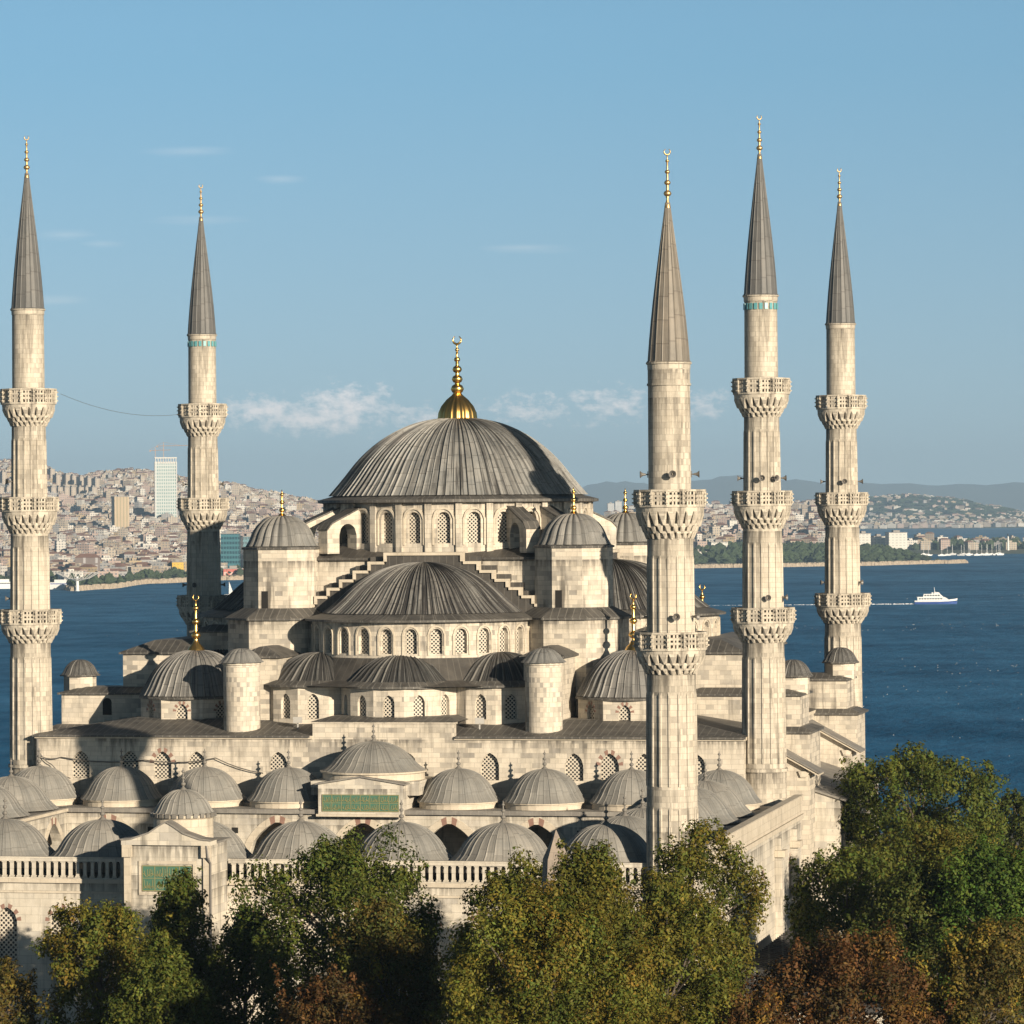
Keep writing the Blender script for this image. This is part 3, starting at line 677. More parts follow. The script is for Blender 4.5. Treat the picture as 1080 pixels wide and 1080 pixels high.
    # round stair turrets and small hipped blocks
    tt = MB(); tt.lathe([(1.52, 17.6), (1.52, 23.35), (1.62, 23.4), (1.62, 23.6)], 36); tt.prism(ngon(36, 1.6), 23.55, 23.6); ttm = tt.mesh('stair_turret', [STONE])
    cp = ribbed(cap_prof(1.62, 1.15, 10, .12), 18, .07, lobed=True).mesh('turret_cap', [LEAD_T])
    for sx in (-1, 1):
        t = inst(ttm, 'stair_turret', hall, (sx * 12.67, -25.5, 0)); inst(cp, 'turret_cap', t, (0, 0, 23.58)); 
    for sx in (-1, 1):
        for (x0, x1, y0, y1, z1, rise, inr) in ((10.4, 13.6, -22.5, -16, 23.8, .75, 1.3), (13.6, 17.4, -9.8, -6, 26.75, .4, .8), (17.6, 21.6, -9.0, -5, 25.5, .5, 1.2),
                                              (20.5, 27.0, -12.25, 12.25, 23.75, 1.0, 2.2), (22.0, 32.0, -14, -8.5, 20.35, .45, 1.5), (22.0, 29.0, -8.3, 8.3, 20.2, .45, 1.5), (22.0, 32.3, 15.2, 20.0, 20.35, .45, 1.5),
                                              (28.0, 32.9, -15.0, -8.2, 17.3, .35, .6), (28.0, 33.3, 14.6, 20.4, 17.3, .35, .6)):
            bl = MB(); a, b_ = sorted((sx * x0, sx * x1)); zb = 17.6 if abs(x1) < 28 and x1 < 31 else 0.0
            bl.box(a, b_, y0, y1, zb if x1 > 32.5 or x0 < 20 else 17.0, z1)
            bl.prism(rect(a - .3, b_ + .3, y0 - .3, y1 + .3), z1, z1 + .16, 1); bl.cone(rect(a - .3, b_ + .3, y0 - .3, y1 + .3), z1 + .16, z1 + .16 + rise, 1, rect(a + inr, b_ - inr, y0 + inr, y1 - inr)); bl.build('side_block', [STONE, ROOF], hall)
    dd = MB(); dd.box(-28.3, -27.5, -14.03, -13.8, 18.6, 19.7); dd.extr([(-28.3 + .4 + a, z) for a, z in arch_pts(.8, 19.7, .35)], -14.03, -13.8, lambda a, z, t: (a, t, z)); dd.build('doorway', [DARK], hall)
    ko = MB(); oct_wall(ko, (0, 0), 1.3, 20.4, 21.85); ko.prism(ngon(8, 1.75), 21.85, 21.97, 1); kom = ko.mesh('kiosk', [STONE, ROOF])
    kd = ribbed(cap_prof(1.45, 1.32, 10, .12), 20, .05).mesh('kiosk_dome', [LEAD_S])
    for (x, y) in ((-31.1, -11.6), (31.1, -11.6), (31.5, 17.2), (-31.5, 17.2)):
        t = inst(kom, 'kiosk', hall, (x, y, 0)); inst(kd, 'kiosk_dome', t, (0, 0, 21.95))
    # side galleries: sloping eaves, lead roof and an upper row of arches
    for y0 in (-18.8, 9.8):
        aw = MB(); aw.extr([(29.2, 16.75), (34.1, 14.05), (34.1, 14.2), (29.2, 16.95)], y0, y0 + 3.4, lambda a, z, t: (a, t, z), 0); aw.extr([(29.2, 16.96), (34.2, 14.2), (34.2, 14.3), (29.2, 17.06)], y0 - .1, y0 + 3.5, lambda a, z, t: (a, t, z), 2)
        aw.extr([(32.4, 14.4), (33.4, 14.4), (33.1, 13.9), (32.6, 13.9)], y0 + .3, y0 + 1.0, lambda a, z, t: (a, t, z), 1); aw.extr([(29.38, 0), (33.3, 0), (33.3, 14.35), (29.38, 16.6)], y0 + .5, y0 + 3.85, lambda a, z, t: (a, t, z), 1); aw.build('gallery_eave', [TRIM, STONE, ROOF_C], hall)
    gl = MB(); f, L = plane_map((35.2, -13.5), (35.2, 14)); gops = [(1.6 + i * 3.0, 1.7, 7.6, 9.9, .85) for i in range(9)] 
    arched_wall(gl, f, 0, L, 0, 11.7, gops, .5, 0, red=(1, .35)); gl.face([(33.0, -13.5, 0), (35.2, -13.5, 0), (35.2, -13.5, 11.7), (33.0, -13.5, 12.6)]); gl.box(33.2, 34.6, -13.48, 13.9, 0, 11.5, 2)
    gl.extr([(29.3, 13.6), (35.7, 11.6), (35.7, 11.75), (29.3, 13.8)], -13.7, 14.2, lambda a, z, t: (a, t, z), 3); gl.build('side_gallery', [MARBLE, RED, DARK, ROOF_C], hall)
build_core()

# ------------------------------------------------------------------ courtyard
court = thing('mosque_courtyard', 'pale courtyard wall with balustrade and rows of small lead domes in front of the hall', 'courtyard', (0, 0, 0))
def build_court():
    B = 7.0; XO = 34.0; YF = -52.6
    # outer walls
    mb = MB(); f, L = plane_map((-XO, YF), (XO, YF)); ops = []
    for x in (4.9, 8.9, 12.7, 16.5, 20.3, 24.1, 27.9, 31.5):
        for q in (-1, 1): ops.append((q * x + XO, 1.5, 5.7, 8.4, .9, 'pt'))
    cur = 0
    arched_wall(mb, f, 0, L, 0, 11.0, ops, .5, 0, red=(1, .36))
    s, Ls = plane_map((XO, YF), (XO, 3.3)); sops = []
    for i in range(7): sops.append((5.0 + 7.4 * i, 1.5, 5.7, 8.2, .8, 'pt'))
    arched_wall(mb, s, 0, Ls, 0, 11.4, sops, .5, 0, red=(1, .36))
    mb.face([(-XO, 3.3, 0), (-XO, YF, 0), (-XO, YF, 11.0), (-XO, 3.3, 11.0)])
    for i in (4, 5):                                       # pilasters with corbel caps along the side wall
        y = -45.5 + 8.6 * i; mb.box(XO + .01, XO + .55, y - .55, y + .55, 0, 9.6, 0); mb.box(XO + .01, XO + .8, y - .8, y + .8, 9.6, 10.1, 2); mb.box(XO + .01, XO + .45, y - .3, y + .3, 10.1, 11.0, 0)
    mb.box(-XO - .2, XO + .2, YF - .22, YF + .6, 11.0, 11.28, 2); mb.box(XO - .5, XO + .25, YF + .6, 3.3, 11.4, 11.75, 2)
    mb.box(XO - .45, XO + .1, YF + .8, 3.3, 11.75, 13.1, 2); mb.box(XO - .5, XO + .18, YF + .8, 3.3, 13.1, 13.25, 2)
    mb.box(-XO, XO, YF - .1, YF - .01, 10.3, 10.45, 2)
    wall = mb.build('outer_wall', [MARBLE, RED, TRIM], court)
    add_windows(wall, f, ops, .5, WM); add_windows(wall, s, sops, .5, WM)
    # balustrade
    bm = MB(); bl = MB(); bl.box(-.16, .16, -.14, .14, 0, .12); bl.box(-.11, .11, -.10, .10, .12, 1.0); bl.box(-.16, .16, -.14, .14, 1.0, 1.1); blm = bl.mesh('baluster', [MARBLE])
    for (x0, x1) in ((-XO, -2.95), (2.95, XO - .4)):
        bm.box(x0, x1, YF - .1, YF + .3, 12.45, 12.75); bm.box(x0, x1, YF - .12, YF + .32, 11.28, 11.36)
    ba = bm.build('balustrade', [MARBLE], court)
    n = 0; x = -17.0
    while x < 32 and n < 96:
        if abs(x) > 3.2: inst(blm, 'baluster', ba, (x, YF + .1, 11.36)); n += 1
        x += .52
    # inner arcade fronts
    arc = MB(); cap = MB(); c2 = MB()
    def arcade(p, q, nb, skip=()):
        f, L = plane_map(p, q); st = L / nb; ops = [(st * (i + .5), 4.9, 3.0, 8.2, 3.1, 'pt') for i in range(nb)]
        for o in ops:
            arched_wall(arc, f, o[0] - st / 2, o[0] + st / 2, 0, 12.0, [o], .8, 0)
            w = 4.9; nv = 21; th = .55
            for i in range(nv):
                seg = []
                for t_ in (i / nv, (i + 1) / nv):
                    ang = PI * (1 - t_); t = math.cos(ang); h = .72 * math.sin(ang) + .28 * (1 - abs(t)); seg.append(((t * w / 2, 8.2 + 3.1 * h), (t * (w / 2 + th), 8.2 + 3.1 * h + th * math.sin(ang))))
                mid = abs(i - nv // 2) in (1,) or i in (0, nv - 1)
                arc.extr([(o[0] + a, b) for a, b in (seg[0][0], seg[1][0], seg[1][1], seg[0][1])], -.05, .01, lambda a, b, d: f(a, b, d), 1 if mid else 2)
        for i in range(1, nb): arc.obox(f(st * i, 10.6)[:2], (1, 0) if abs(p[1] - q[1]) < .1 else (0, 1), (0, 1) if abs(p[1] - q[1]) < .1 else (1, 0), .5, .1, 10.35, 10.8, 3)
    arcade((-24.5, -3.5), (24.5, -3.5), 7); arcade((-24.5, -45.5), (-24.5, -3.5), 6); arcade((24.5, -3.5), (24.5, -45.5), 6)
    arc.face([(-24.5, -45.5, 0), (24.5, -45.5, 0), (24.5, -45.5, 12), (-24.5, -45.5, 12)])
    arc.box(-24.7, 24.7, -3.72, -3.0, 12.0, 12.24, 2); arc.box(-24.8, -24.28, -45.5, -3.72, 12.0, 12.24, 2); arc.box(24.28, 24.8, -45.5, -3.72, 12.0, 12.24, 2)
    arc.build('arcade', [MARBLE, RED, TRIM, DARK], court)
    mb = MB()                                              # lead roof round the court
    for (x0, x1, y0, y1) in ((-33.5, 33.4, YF + .62, -45.4), (-33.5, -24.4, -45.4, -3.6), (24.4, 33.4, -45.4, -3.6), (-33.5, 33.4, -3.85, 3.4)):
        mb.box(x0, x1, y0, y1, 11.9 if y0 < -50 or y1 < -3 else 11.95, 12.3)
    mb.build('roof', [ROOF_C], court)
    fl = MB(); fl.box(-24.4, 24.4, -45.4, -3.6, 0, .05); fl.build('court_floor', [MARBLE], court)
    # domes
    dr = MB(); dr.lathe([(3.15, 12.3), (3.15, 12.72), (3.3, 12.74), (3.3, 12.86)], 32); drm = dr.mesh('dome_ring', [TRIM])
    dmA = ribbed(cap_prof(2.98, 2.55, 14, .12), 32, .05).mesh('arcade_dome', [LEAD_C])
    dmB = ribbed(cap_prof(3.2, 2.6, 14, .17), 32, .05).mesh('arcade_dome', [LEAD_C])
    fin = finial_mesh('dome_finial', 1.5, .3, CAPST, 3, False)
    def dome(x, y, m, z=12.84):
        d = inst(m, 'arcade_dome', court, (x, y, z), random.random()); inst(drm, 'dome_ring', d, (0, 0, -z)) if m is dmA else None; inst(fin, 'dome_finial', d, (0, 0, 2.5 if m is dmA else 2.56))
    for i in range(9):
        x = (i - 4) * B
        if i != 4: dome(x, 0, dmA)
        dome(x, -49, dmB, 12.42)
        if i in (0, 8):
            for j in range(1, 7): dome(x, -B * j, dmB, 12.42)
    # portal of the hall
    po = MB(); po.box(-3.45, 3.45, -4.25, 3.45, 11.9, 14.3, 0); po.extr([(-3.45, 14.3), (3.45, 14.3), (0, 14.85)], -4.25, 3.4, lambda a, z, t: (a, t, z), 0); po.box(-3.6, 3.6, -4.4, -4.2, 11.8, 12.0, 2)
    po.extr([(-3.7, 14.3), (0, 14.9), (3.7, 14.3), (3.7, 14.42), (0, 15.02), (-3.7, 14.42)], -4.4, 3.45, lambda a, z, t: (a, t, z), 1)
    po.box(-4.4, 4.4, -2.9, 3.44, 13.4, 14.5, 0)
    po.lathe([(4.1, 14.5), (4.1, 15.05), (4.3, 15.08), (4.3, 15.2), (3.8, 15.25)], 40, (0, .2), mat=2)
    P_ = po.build('portal', [MARBLE, ROOF_C, TRIM], court)
    d = inst(ribbed(cap_prof(3.72, 2.35, 14, .13), 36, .055).mesh('portal_dome', [LEAD_C]), 'portal_dome', P_, (0, .2, 15.16)); inst(fin, 'portal_finial', P_, (0, .2, 17.45))
    inscription(P_, 'inscription_panel', 0, -4.25, 12.2, 13.55, 3.12, 8)
    # outer gate
    ga = MB(); YG = -57.0
    ga.box(-2.85, 2.85, YG, YF - .01, 0, 14.0, 0)
    pr = [(-3.1, 14.0), (3.1, 14.0), (3.1, 14.3), (2.3, 14.38), (1.2, 14.75), (.45, 15.25), (0, 15.5), (-.45, 15.25), (-1.2, 14.75), (-2.3, 14.38), (-3.1, 14.3)]
    ga.extr(pr, YG - .25, YG + 1.0, lambda a, z, t: (a, t, z), 0)
    pr2 = [(a * 1.03, z + .1) for a, z in pr[2:]]; pr3 = [(a, z + .0) for a, z in reversed(pr[2:])]
    ga.extr(pr2 + pr3, YG - .34, YG + 1.05, lambda a, z, t: (a, t, z), 1)
    for sx in (-1, 1): ga.box(sx * 2.72 - .22, sx * 2.72 + .22, YG - .16, YG - .01, 0, 13.4, 2); ga.box(sx * 2.72 - .32, sx * 2.72 + .32, YG - .3, YG - .01, 13.2, 14.0, 2)
    for (x0, x1, z0, z1) in ((-1.95, 1.95, 12.75, 12.95), (-1.95, 1.95, 10.7, 10.9), (-1.95, -1.78, 10.9, 12.75), (1.78, 1.95, 10.9, 12.75)): ga.box(x0, x1, YG - .1, YG - .01, z0, z1, 2)
    ga.extr([(-2.1, 0)] + [(a, z) for a, z in arch_pts(4.2, 6.5, 2.4, 'pt')] + [(2.1, 0)], YG - .02, YG - .004, lambda a, z, t: (a, t, z), 3)
    ga.box(-2.95, 2.95, YG + 1.0, YF + .8, 14.0, 14.12, 1)
    ga.lathe([(2.0, 13.0), (2.0, 15.5), (2.12, 15.6), (2.12, 15.78)], 32, (0, -53.2), mat=2)
    ga.tube([(2.86 - .1, YG - .25, 14.0), (2.86, YG - .3, 13.2), (2.98, YG - .12, 12.8), (2.98, YG - .12, 6)], .09, 6, 4)
    g = ga.build('gate', [MARBLE, ROOF_C, TRIM, DARK, METAL], court)
    nd = 28; sc = MB()
    for i in range(nd):
        a = 2 * PI * i / nd; sc.obox((2.14 * math.cos(a), -53.2 + 2.14 * math.sin(a)), (-math.sin(a), math.cos(a)), (math.cos(a), math.sin(a)), .3, .16, 15.62, 15.9)
    sc.build('scalloped_eave', [CAPST], g)
    inst(ribbed(cap_prof(1.92, 1.62, 12, .1), 26, .05).mesh('gate_dome', [LEAD_C]), 'gate_dome', g, (0, -53.2, 15.8)); inst(fin, 'gate_finial', g, (0, -53.2, 17.35))
    inscription(g, 'inscription_panel', 0, YG, 10.95, 12.65, 1.72, 4)
def inscription(parent, name, xc, y, z0, z1, hw, cells):
    mb = MB(); mb.box(xc - hw, xc + hw, y - .06, y - .012, z0, z1); pn = mb.build(name, [GREEN], parent)
    le = MB(); zm = (z0 + z1) / 2; r_ = random.Random(5)
    for (a, b, c, d) in ((-hw, hw, z0, z0 + .06), (-hw, hw, z1 - .06, z1), (-hw, hw, zm - .02, zm + .02)): le.box(xc + a, xc + b, y - .085, y - .062, c, d)
    for i in range(cells + 1):
        x = xc - hw + (2 * hw - .05) * i / cells; le.box(x, x + .05, y - .084, y - .062, z0 + .06, z1 - .06)
    for row in (0, 1):                                     # flowing script: tall stems over looping bowls, with dots
        zb = (z0 + .12, zm + .06)[row]; hh = (z1 - z0) / 2 - .2
        for i in range(cells):
            x0 = xc - hw + 2 * hw * i / cells + .07; w = 2 * hw / cells - .12
            pts = [(x0 + w * t, y - .075, zb + hh * (.22 + .18 * math.sin(t * 9 + r_.random() * 6))) for t in np.linspace(0, 1, 9)]; le.tube(pts, .028, 4)
            for q in range(4):
                xs_ = x0 + w * (q + .3 + .4 * r_.random()) / 4; t = r_.uniform(.6, 1); le.tube([(xs_, y - .075, zb + hh * .2), (xs_ + r_.uniform(-.05, .05), y - .075, zb + hh * t)], .026, 4)
            cx, cz = x0 + w * r_.uniform(.3, .7), zb + hh * .3
            le.tube([(cx + .13 * math.cos(a), y - .078, cz + .12 * math.sin(a)) for a in np.linspace(-2.8, .8, 8)], .025, 4)
            le.box(cx - .02, cx + .03, y - .085, y - .064, zb + hh * .72, zb + hh * .72 + .05)
    le.build('lettering', [GILT], pn)
build_court()

# ------------------------------------------------------------------ minarets
def shaft_mesh(secs, n, name='shaft'):
    """secs: (z0, z1, r0, r1, ribbed)"""
    mb = MB()
    for (z0, z1, r0, r1, rb) in secs:
        if not rb: mb.lathe([(r0, z0), (r1, z1)], 48); continue
        fr = (0, .10, .16, .84, .90); h = (.055, .055, -.02, -.02, .055)
        k = n * len(fr); zt = [z0, z0 + .45, z1 - 1.5, z1 - 1.25]
        b = len(mb.v)
        lev = [(z0, 0), (z0 + .4, 0), (z0 + .42, 1), (z1 - 1.35, 1), (z1 - 1.1, .0), (z1, 0)]
        for z, s in lev:
            t = (z - z0) / (z1 - z0); r = r0 + (r1 - r0) * t
            for i in range(n):
                for q, hh in zip(fr, h):
                    a = 2 * PI * (i + q) / n; e = r * (1 - .004) + (hh if s else .015) * (r / 1.6)
                    mb.v.append((e * math.cos(a), e * math.sin(a), z))
        for j in range(len(lev) - 1):
            for i in range(k):
                i2 = (i + 1) % k; mb.f.append((b + j * k + i, b + j * k + i2, b + (j + 1) * k + i2, b + (j + 1) * k + i)); mb.m.append(0)
    return mb
def balcony_mesh(R, rs, h, seed, tiers=3, nb=22):
    """corbelled underside hanging below z=0, floor at z=0"""
    mb = MB(); prof = [(rs - .05, -h)]
    for t in range(tiers):
        fq = (0, .24, .52, 1.0); a = rs - .14 + (R - rs - .05) * fq[t] ** .95; prof += [(a, -h + h * .86 * fq[t] + .02), (a, -h + h * .86 * fq[t + 1])]
    prof += [(R - .12, -h * .16), (R, -h * .14), (R + .02, 0), (.3, 0)]
    mb.lathe(prof, nb * 2)
    fr_ = (0, .24, .52, 1.0); rj = random.Random(seed)
    for t in range(tiers):                               # rows of hanging stalactite brackets
        z0 = -h + h * .86 * fr_[t]; z1 = -h + h * .86 * fr_[t + 1] + .03
        ri = rs + (R - rs - .05) * fr_[t] ** .95; ro = rs + (R - rs - .05) * fr_[t + 1] ** .95 + .05; dz = z1 - z0
        for i in range(nb):
            a = 2 * PI * (i + .5 * (t % 2)) / nb; wd = 2 * PI / nb * (.25, .28, .31)[t]
            def pt(r, da, z): return (r * math.cos(a + da), r * math.sin(a + da), z)
            lo = z0 - dz * (.10 + .22 * rj.random())
            b = len(mb.v)
            mb.v += [pt(ri - .02, -wd, lo), pt(ri - .02, wd, lo), pt(ri + (ro - ri) * .45, 0, lo + dz * .10), pt(ro, -wd * .9, z1 - dz * .35), pt(ro, wd * .9, z1 - dz * .35), pt(ro, -wd * 1.5, z1), pt(ro, wd * 1.5, z1), pt(ri - .02, -wd, z1), pt(ri - .02, wd, z1)]
            for q in ((0, 2, 1), (0, 3, 2), (1, 2, 4), (3, 4, 2), (3, 5, 6, 4), (0, 7, 5, 3), (1, 4, 6, 8), (5, 7, 8, 6)):
                mb.f.append(tuple(b + w for w in q)); mb.m.append(0)
    return mb
def parapet_mesh(R, h, n=14, style=0):
    mb = MB(); pts = ngon(n, R / math.cos(PI / n) * .992)
    for i in range(n):
        p, q = pts[i], pts[(i + 1) % n]; t = Vector((q[0] - p[0], q[1] - p[1])); L = t.length; t /= L; nn = Vector((t.y, -t.x)); f, _ = plane_map(p, q)
        def bx(u0_, u1_, z0, z1, d0, d1): mb.extr([(u0_, z0), (u1_, z0), (u1_, z1), (u0_, z1)], d0, d1, lambda a, b, d: f(a, b, d))
        bx(-.02, L + .02, 0, .16, -.03, .14); bx(-.03, L + .03, h - .13, h, -.06, .16)
        bx(-.055, .055, .16, h - .13, -.07, .14)
        for zc in (.3, h * .5, h - .3): bx(-.1, .1, zc - .05, zc + .05, -.16, -.07) if style else None
        c = 3; mg = L * .18; w = (L - 2 * mg) / c; hh = (h - .29) / 3
        bx(.055, mg, .16, h - .13, .02, .10); bx(L - mg, L - .055, .16, h - .13, .02, .10)
        for j in range(1, c): bx(mg + w * j - w * .3, mg + w * j + w * .3, .16, h - .13, .02, .10)
        for j in range(1, 3): bx(mg, L - mg, .16 + hh * j - hh * .27, .16 + hh * j + hh * .27, .025, .095)
    return mb
HORN = None
def horn_mesh():
    mb = MB(); mb.tube([(0, 0, 0), (.22, 0, 0)], .05, 8)
    prof = [(.08, .2), (.10, .36), (.16, .5), (.27, .62), (.29, .64), (.25, .62), (.12, .48)]
    b = len(mb.v); n = 14
    for r, x in prof:
        for i in range(n): mb.v.append((x, r * math.cos(2 * PI * i / n), r * math.sin(2 * PI * i / n)))
    for j in range(len(prof) - 1):
        for i in range(n):
            k = (i + 1) % n; mb.f.append((b + j * n + i, b + j * n + k, b + (j + 1) * n + k, b + (j + 1) * n + i)); mb.m.append(0)
    mb.tube([(.05, 0, -.25), (.05, 0, .25)], .03, 6)
    return mb.mesh('loudspeaker', METAL, False)
HORN = horn_mesh()
MCACHE = {}
def minaret(label, loc, spec, speakers, tile=True, rot0=0.0):
    t = thing('minaret', label, 'minaret', loc, 0, 'minarets of the mosque'); key = spec['key']
    if key not in MCACHE:
        d = {}; d['shaft'] = shaft_mesh(spec['secs'], 16).mesh('shaft', [STONE2])
        d['balc'] = []
        for (zp, hp, hc, R, rs, style) in spec['balc']:
            d['balc'].append((balcony_mesh(R - .06, rs, hc, 1).mesh('balcony', [STONE2]), parapet_mesh(R, hp, 14, style).mesh('parapet', [STONE2])))
        z0, z1, r = spec['cone']; mb = MB()
        prof = [(r + .10, 0), (r + .02, .12)] + [(r * (1 - q) * (1 + .10 * math.sin(q * PI)) + .16 * q, .12 + (z1 - z0 - .12) * q) for q in np.linspace(.0, 1, 9)]
        d['spire'] = ribbed(prof, 18, .035).mesh('spire', [LEAD_Q if key == 'outer' else LEAD_P])
        ev = MB(); ev.lathe([(r - .05, -.5), (r + .02, -.45), (r + .04, -.12), (r + .12, -.08), (r + .13, .02), (r, .04)], 36); d['ring'] = ev.mesh('cornice_ring', [STONE2])
        d['fin'] = finial_mesh('finial', spec['tip'] - z1 + .35, .22, OLDGOLD, 4, True, False, .27)
        if tile:
            tb = MB()
            for i in range(20):
                a = 2 * PI * (i + .5) / 20; rr = r + .035; tb.obox((rr * math.cos(a), rr * math.sin(a)), (-math.sin(a), math.cos(a)), (math.cos(a), math.sin(a)), .26, .05, -1.12, -.62)
            d['tile'] = tb.mesh('tile_band', [TILE])
        MCACHE[key] = d
    d = MCACHE[key]; sh = inst(d['shaft'], 'shaft', t, (0, 0, 0), rot0)
    for (b, p), (zp, hp, hc, R, rs, style) in zip(d['balc'], spec['balc']):
        o = inst(b, 'balcony', t, (0, 0, zp), rot0); inst(p, 'parapet', o)
    z0, z1, r = spec['cone']; inst(d['spire'], 'spire', t, (0, 0, z0)); inst(d['ring'], 'cornice_ring', t, (0, 0, z0))
    inst(d['fin'], 'finial', t, (0, 0, z1 - .35), rad(20))
    if tile: inst(d['tile'], 'tile_band', t, (0, 0, z0))
    for (k, dz, angs) in speakers:
        zp, hp, hc, R, rs, style = spec['balc'][k]
        for a in angs: inst(HORN, 'loudspeaker', t, (spec['rs'][k] * math.cos(rad(a)), spec['rs'][k] * math.sin(rad(a)), zp + hp + dz), rad(a)).scale = (.85, .85, .85)
    return t
MAIN = dict(key='main', secs=[(0, 14.9, 1.88, 1.78, False), (14.9, 15.15, 1.9, 1.9, False), (15.15, 25.2, 1.74, 1.66, True), (25.2, 26.5, 1.6, 1.6, False), (26.6, 34.3, 1.62, 1.55, True), (34.3, 36, 1.5, 1.5, False), (36.0, 43.3, 1.47, 1.40, True), (43.3, 45.2, 1.35, 1.35, False), (45.1, 52.6, 1.35, 1.31, False)],
            balc=[(26.75, 1.25, 1.5, 2.47, 1.66, 1), (36.1, 1.22, 1.75, 2.34, 1.54, 1), (45.0, 1.3, 1.75, 2.24, 1.40, 1)], cone=(52.9, 64.2, 1.33), tip=67.5, rs=[1.5, 1.42, 1.3])
OUTER = dict(key='outer', secs=[(0, 17.6, 1.72, 1.66, True), (17.4, 25.1, 1.66, 1.60, True), (25.1, 26.8, 1.5, 1.5, False), (26.7, 34.0, 1.54, 1.50, True), (34.0, 36.2, 1.45, 1.45, False), (36.1, 44.0, 1.40, 1.38, False), (44.0, 44.15, 1.45, 1.45, False), (44.15, 45.2, 1.39, 1.39, False)],
             balc=[(26.7, 1.2, 1.5, 2.31, 1.60, 1), (36.05, 1.15, 2.0, 2.29, 1.50, 1)], cone=(45.5, 56.0, 1.38), tip=59.7, rs=[1.5, 1.4])
SP = (-57, -100, 5, 160)
minaret('three balcony minaret with a turquoise tile band, in the middle of the right hand three', (30.7, 6, 0), MAIN, [(0, .8, (-70, -12)), (1, 1.0, (-82, -45, 20, 190))], True, .1)
minaret('three balcony minaret farthest right, its foot behind the leafy trees', (30.7, 57.5, 0), dict(MAIN, key='plain'), [(0, 1.0, (-20, 200)), (1, 1.0, (-75, 15, 190))], False, .0)
minaret('three balcony minaret farthest left, rising sunlit beside the small eight sided kiosk', (-30.7, 6, 0), dict(MAIN, key='plain'), [(0, .9, (200,)), (1, 1.3, (190, 220))], False, .05)
minaret('three balcony minaret behind the left side of the hall, its lower half in shadow', (-30.7, 57.5, 0), MAIN, [(0, 1.0, (-100, 10, 200)), (1, 1.3, (190, 10))], True, .15)
minaret('nearest minaret, the only one with two balconies, standing at the courtyard corner', (33.0, -52.2, 0), OUTER, [(0, 1.0, (-70, -20, 195)), (1, 1.0, (-75, 12, 195))], False, .08)
def cables():
    mb = MB(); a = Vector((-28.4, 7.5, 45.9)); b = Vector((-29.2, 55.5, 45.9)); pts = [tuple(a.lerp(b, t) + Vector((0, 0, -1.25 * 4 * t * (1 - t)))) for t in np.linspace(0, 1, 24)]
    mb.tube(pts, .016, 4); o = mb.build('cable', METAL); tag(o, 'thin dark cable slung between the two left minarets', 'cable')
    mb = MB()
    for pts in ([(-29.4, 3.2, 16.2), (-27.2, 3.3, 15.9), (-20, 3.2, 15.7), (-14, 3.2, 15.9), (-9, 3.2, 14.6)], [(-29.4, 3.2, 16.9), (-28.0, 3.2, 15.3), (-26, 3.2, 14.1)]):
        q = []
        for p0, p1 in zip(pts[:-1], pts[1:]):
            for t in np.linspace(0, 1, 6)[:-1]: q.append(tuple(Vector(p0).lerp(Vector(p1), t) + Vector((0, -.02, -.7 * 4 * t * (1 - t) * .4))))
        mb.tube(q, .045, 4)
    mb.tube([(-29.2, 3.15, 17.4), (-29.2, 3.15, 12.4)], .12, 6)
    o = mb.build('cable', METAL); tag(o, 'dark wires drooping along the hall wall above the left courtyard domes', 'cable')
cables()

# ------------------------------------------------------------------ obelisk, shed
def obelisk():
    t = thing('obelisk', 'weathered tan stone obelisk with a pointed tip showing between the trees', 'obelisk', (34.7, -100, 0)); mb = MB()
    mb.cone(rect(-1.25, 1.25, -1.25, 1.25), 2.6, 17.2, 0, rect(-.6, .6, -.6, .6)); mb.cone(rect(-.6, .6, -.6, .6), 17.2, (0, 0, 18.8))
    mb.rot(rad(24)); mb.build('shaft', stone_mat('obelisk_granite', (.29, .245, .205), (.21, .18, .155), (.12, .10, .085), .9, .8, .7, 1.0), t)
    b = MB(); b.box(-1.9, 1.9, -1.9, 1.9, 0, 2.4); b.box(-1.6, 1.6, -1.6, 1.6, 2.4, 2.6); b.rot(rad(24)); b.build('pedestal', MARBLE, t)
obelisk()
def roof_lamps():
    hb = MB(); hb.box(-.32, .32, -.2, .2, .1, .52); hb.box(-.37, .37, -.26, -.2, .06, .56); hb.box(-.06, .06, -.06, .06, -.4, .2); me = hb.mesh('floodlight', simple('floodlight_casing', (.34, .33, .31), .5))
    for x, y, lab in ((-7.9, 6.4, 'pale floodlight box on the lower lead roof left of the raised parapet'), (7.4, 6.2, 'pale floodlight box on the lower lead roof right of the raised parapet')):
        tag(inst(me, 'floodlight', None, (x, y, 18.55), .2), lab, 'floodlight', 'roof floodlights')
roof_lamps()
def shed():
    t = thing('shed', 'low outbuilding with a dark ribbed roof below the courtyard side wall', 'outbuilding', (41.5, -30, 0)); mb = MB(); mb.box(-5.2, 5.2, -19, 13, 0, 2.9); mb.build('wall', MARBLE, t)
    r = MB(); r.extr([(-5.8, 2.9), (-5.8, 4.7), (5.9, 2.95), (5.9, 2.75)], -19.5, 13.5, lambda a, z, d: (a, d, z))
    for i in range(34):
        y = -19.2 + i * .98; r.tube([(-5.8, y, 4.73), (5.9, y, 2.98)], .06, 4)
    r.build('roof', [lead_roof('dark_ribbed_roof', (.055, .052, .05), (.03, .03, .03), 1.0)], t)
shed()

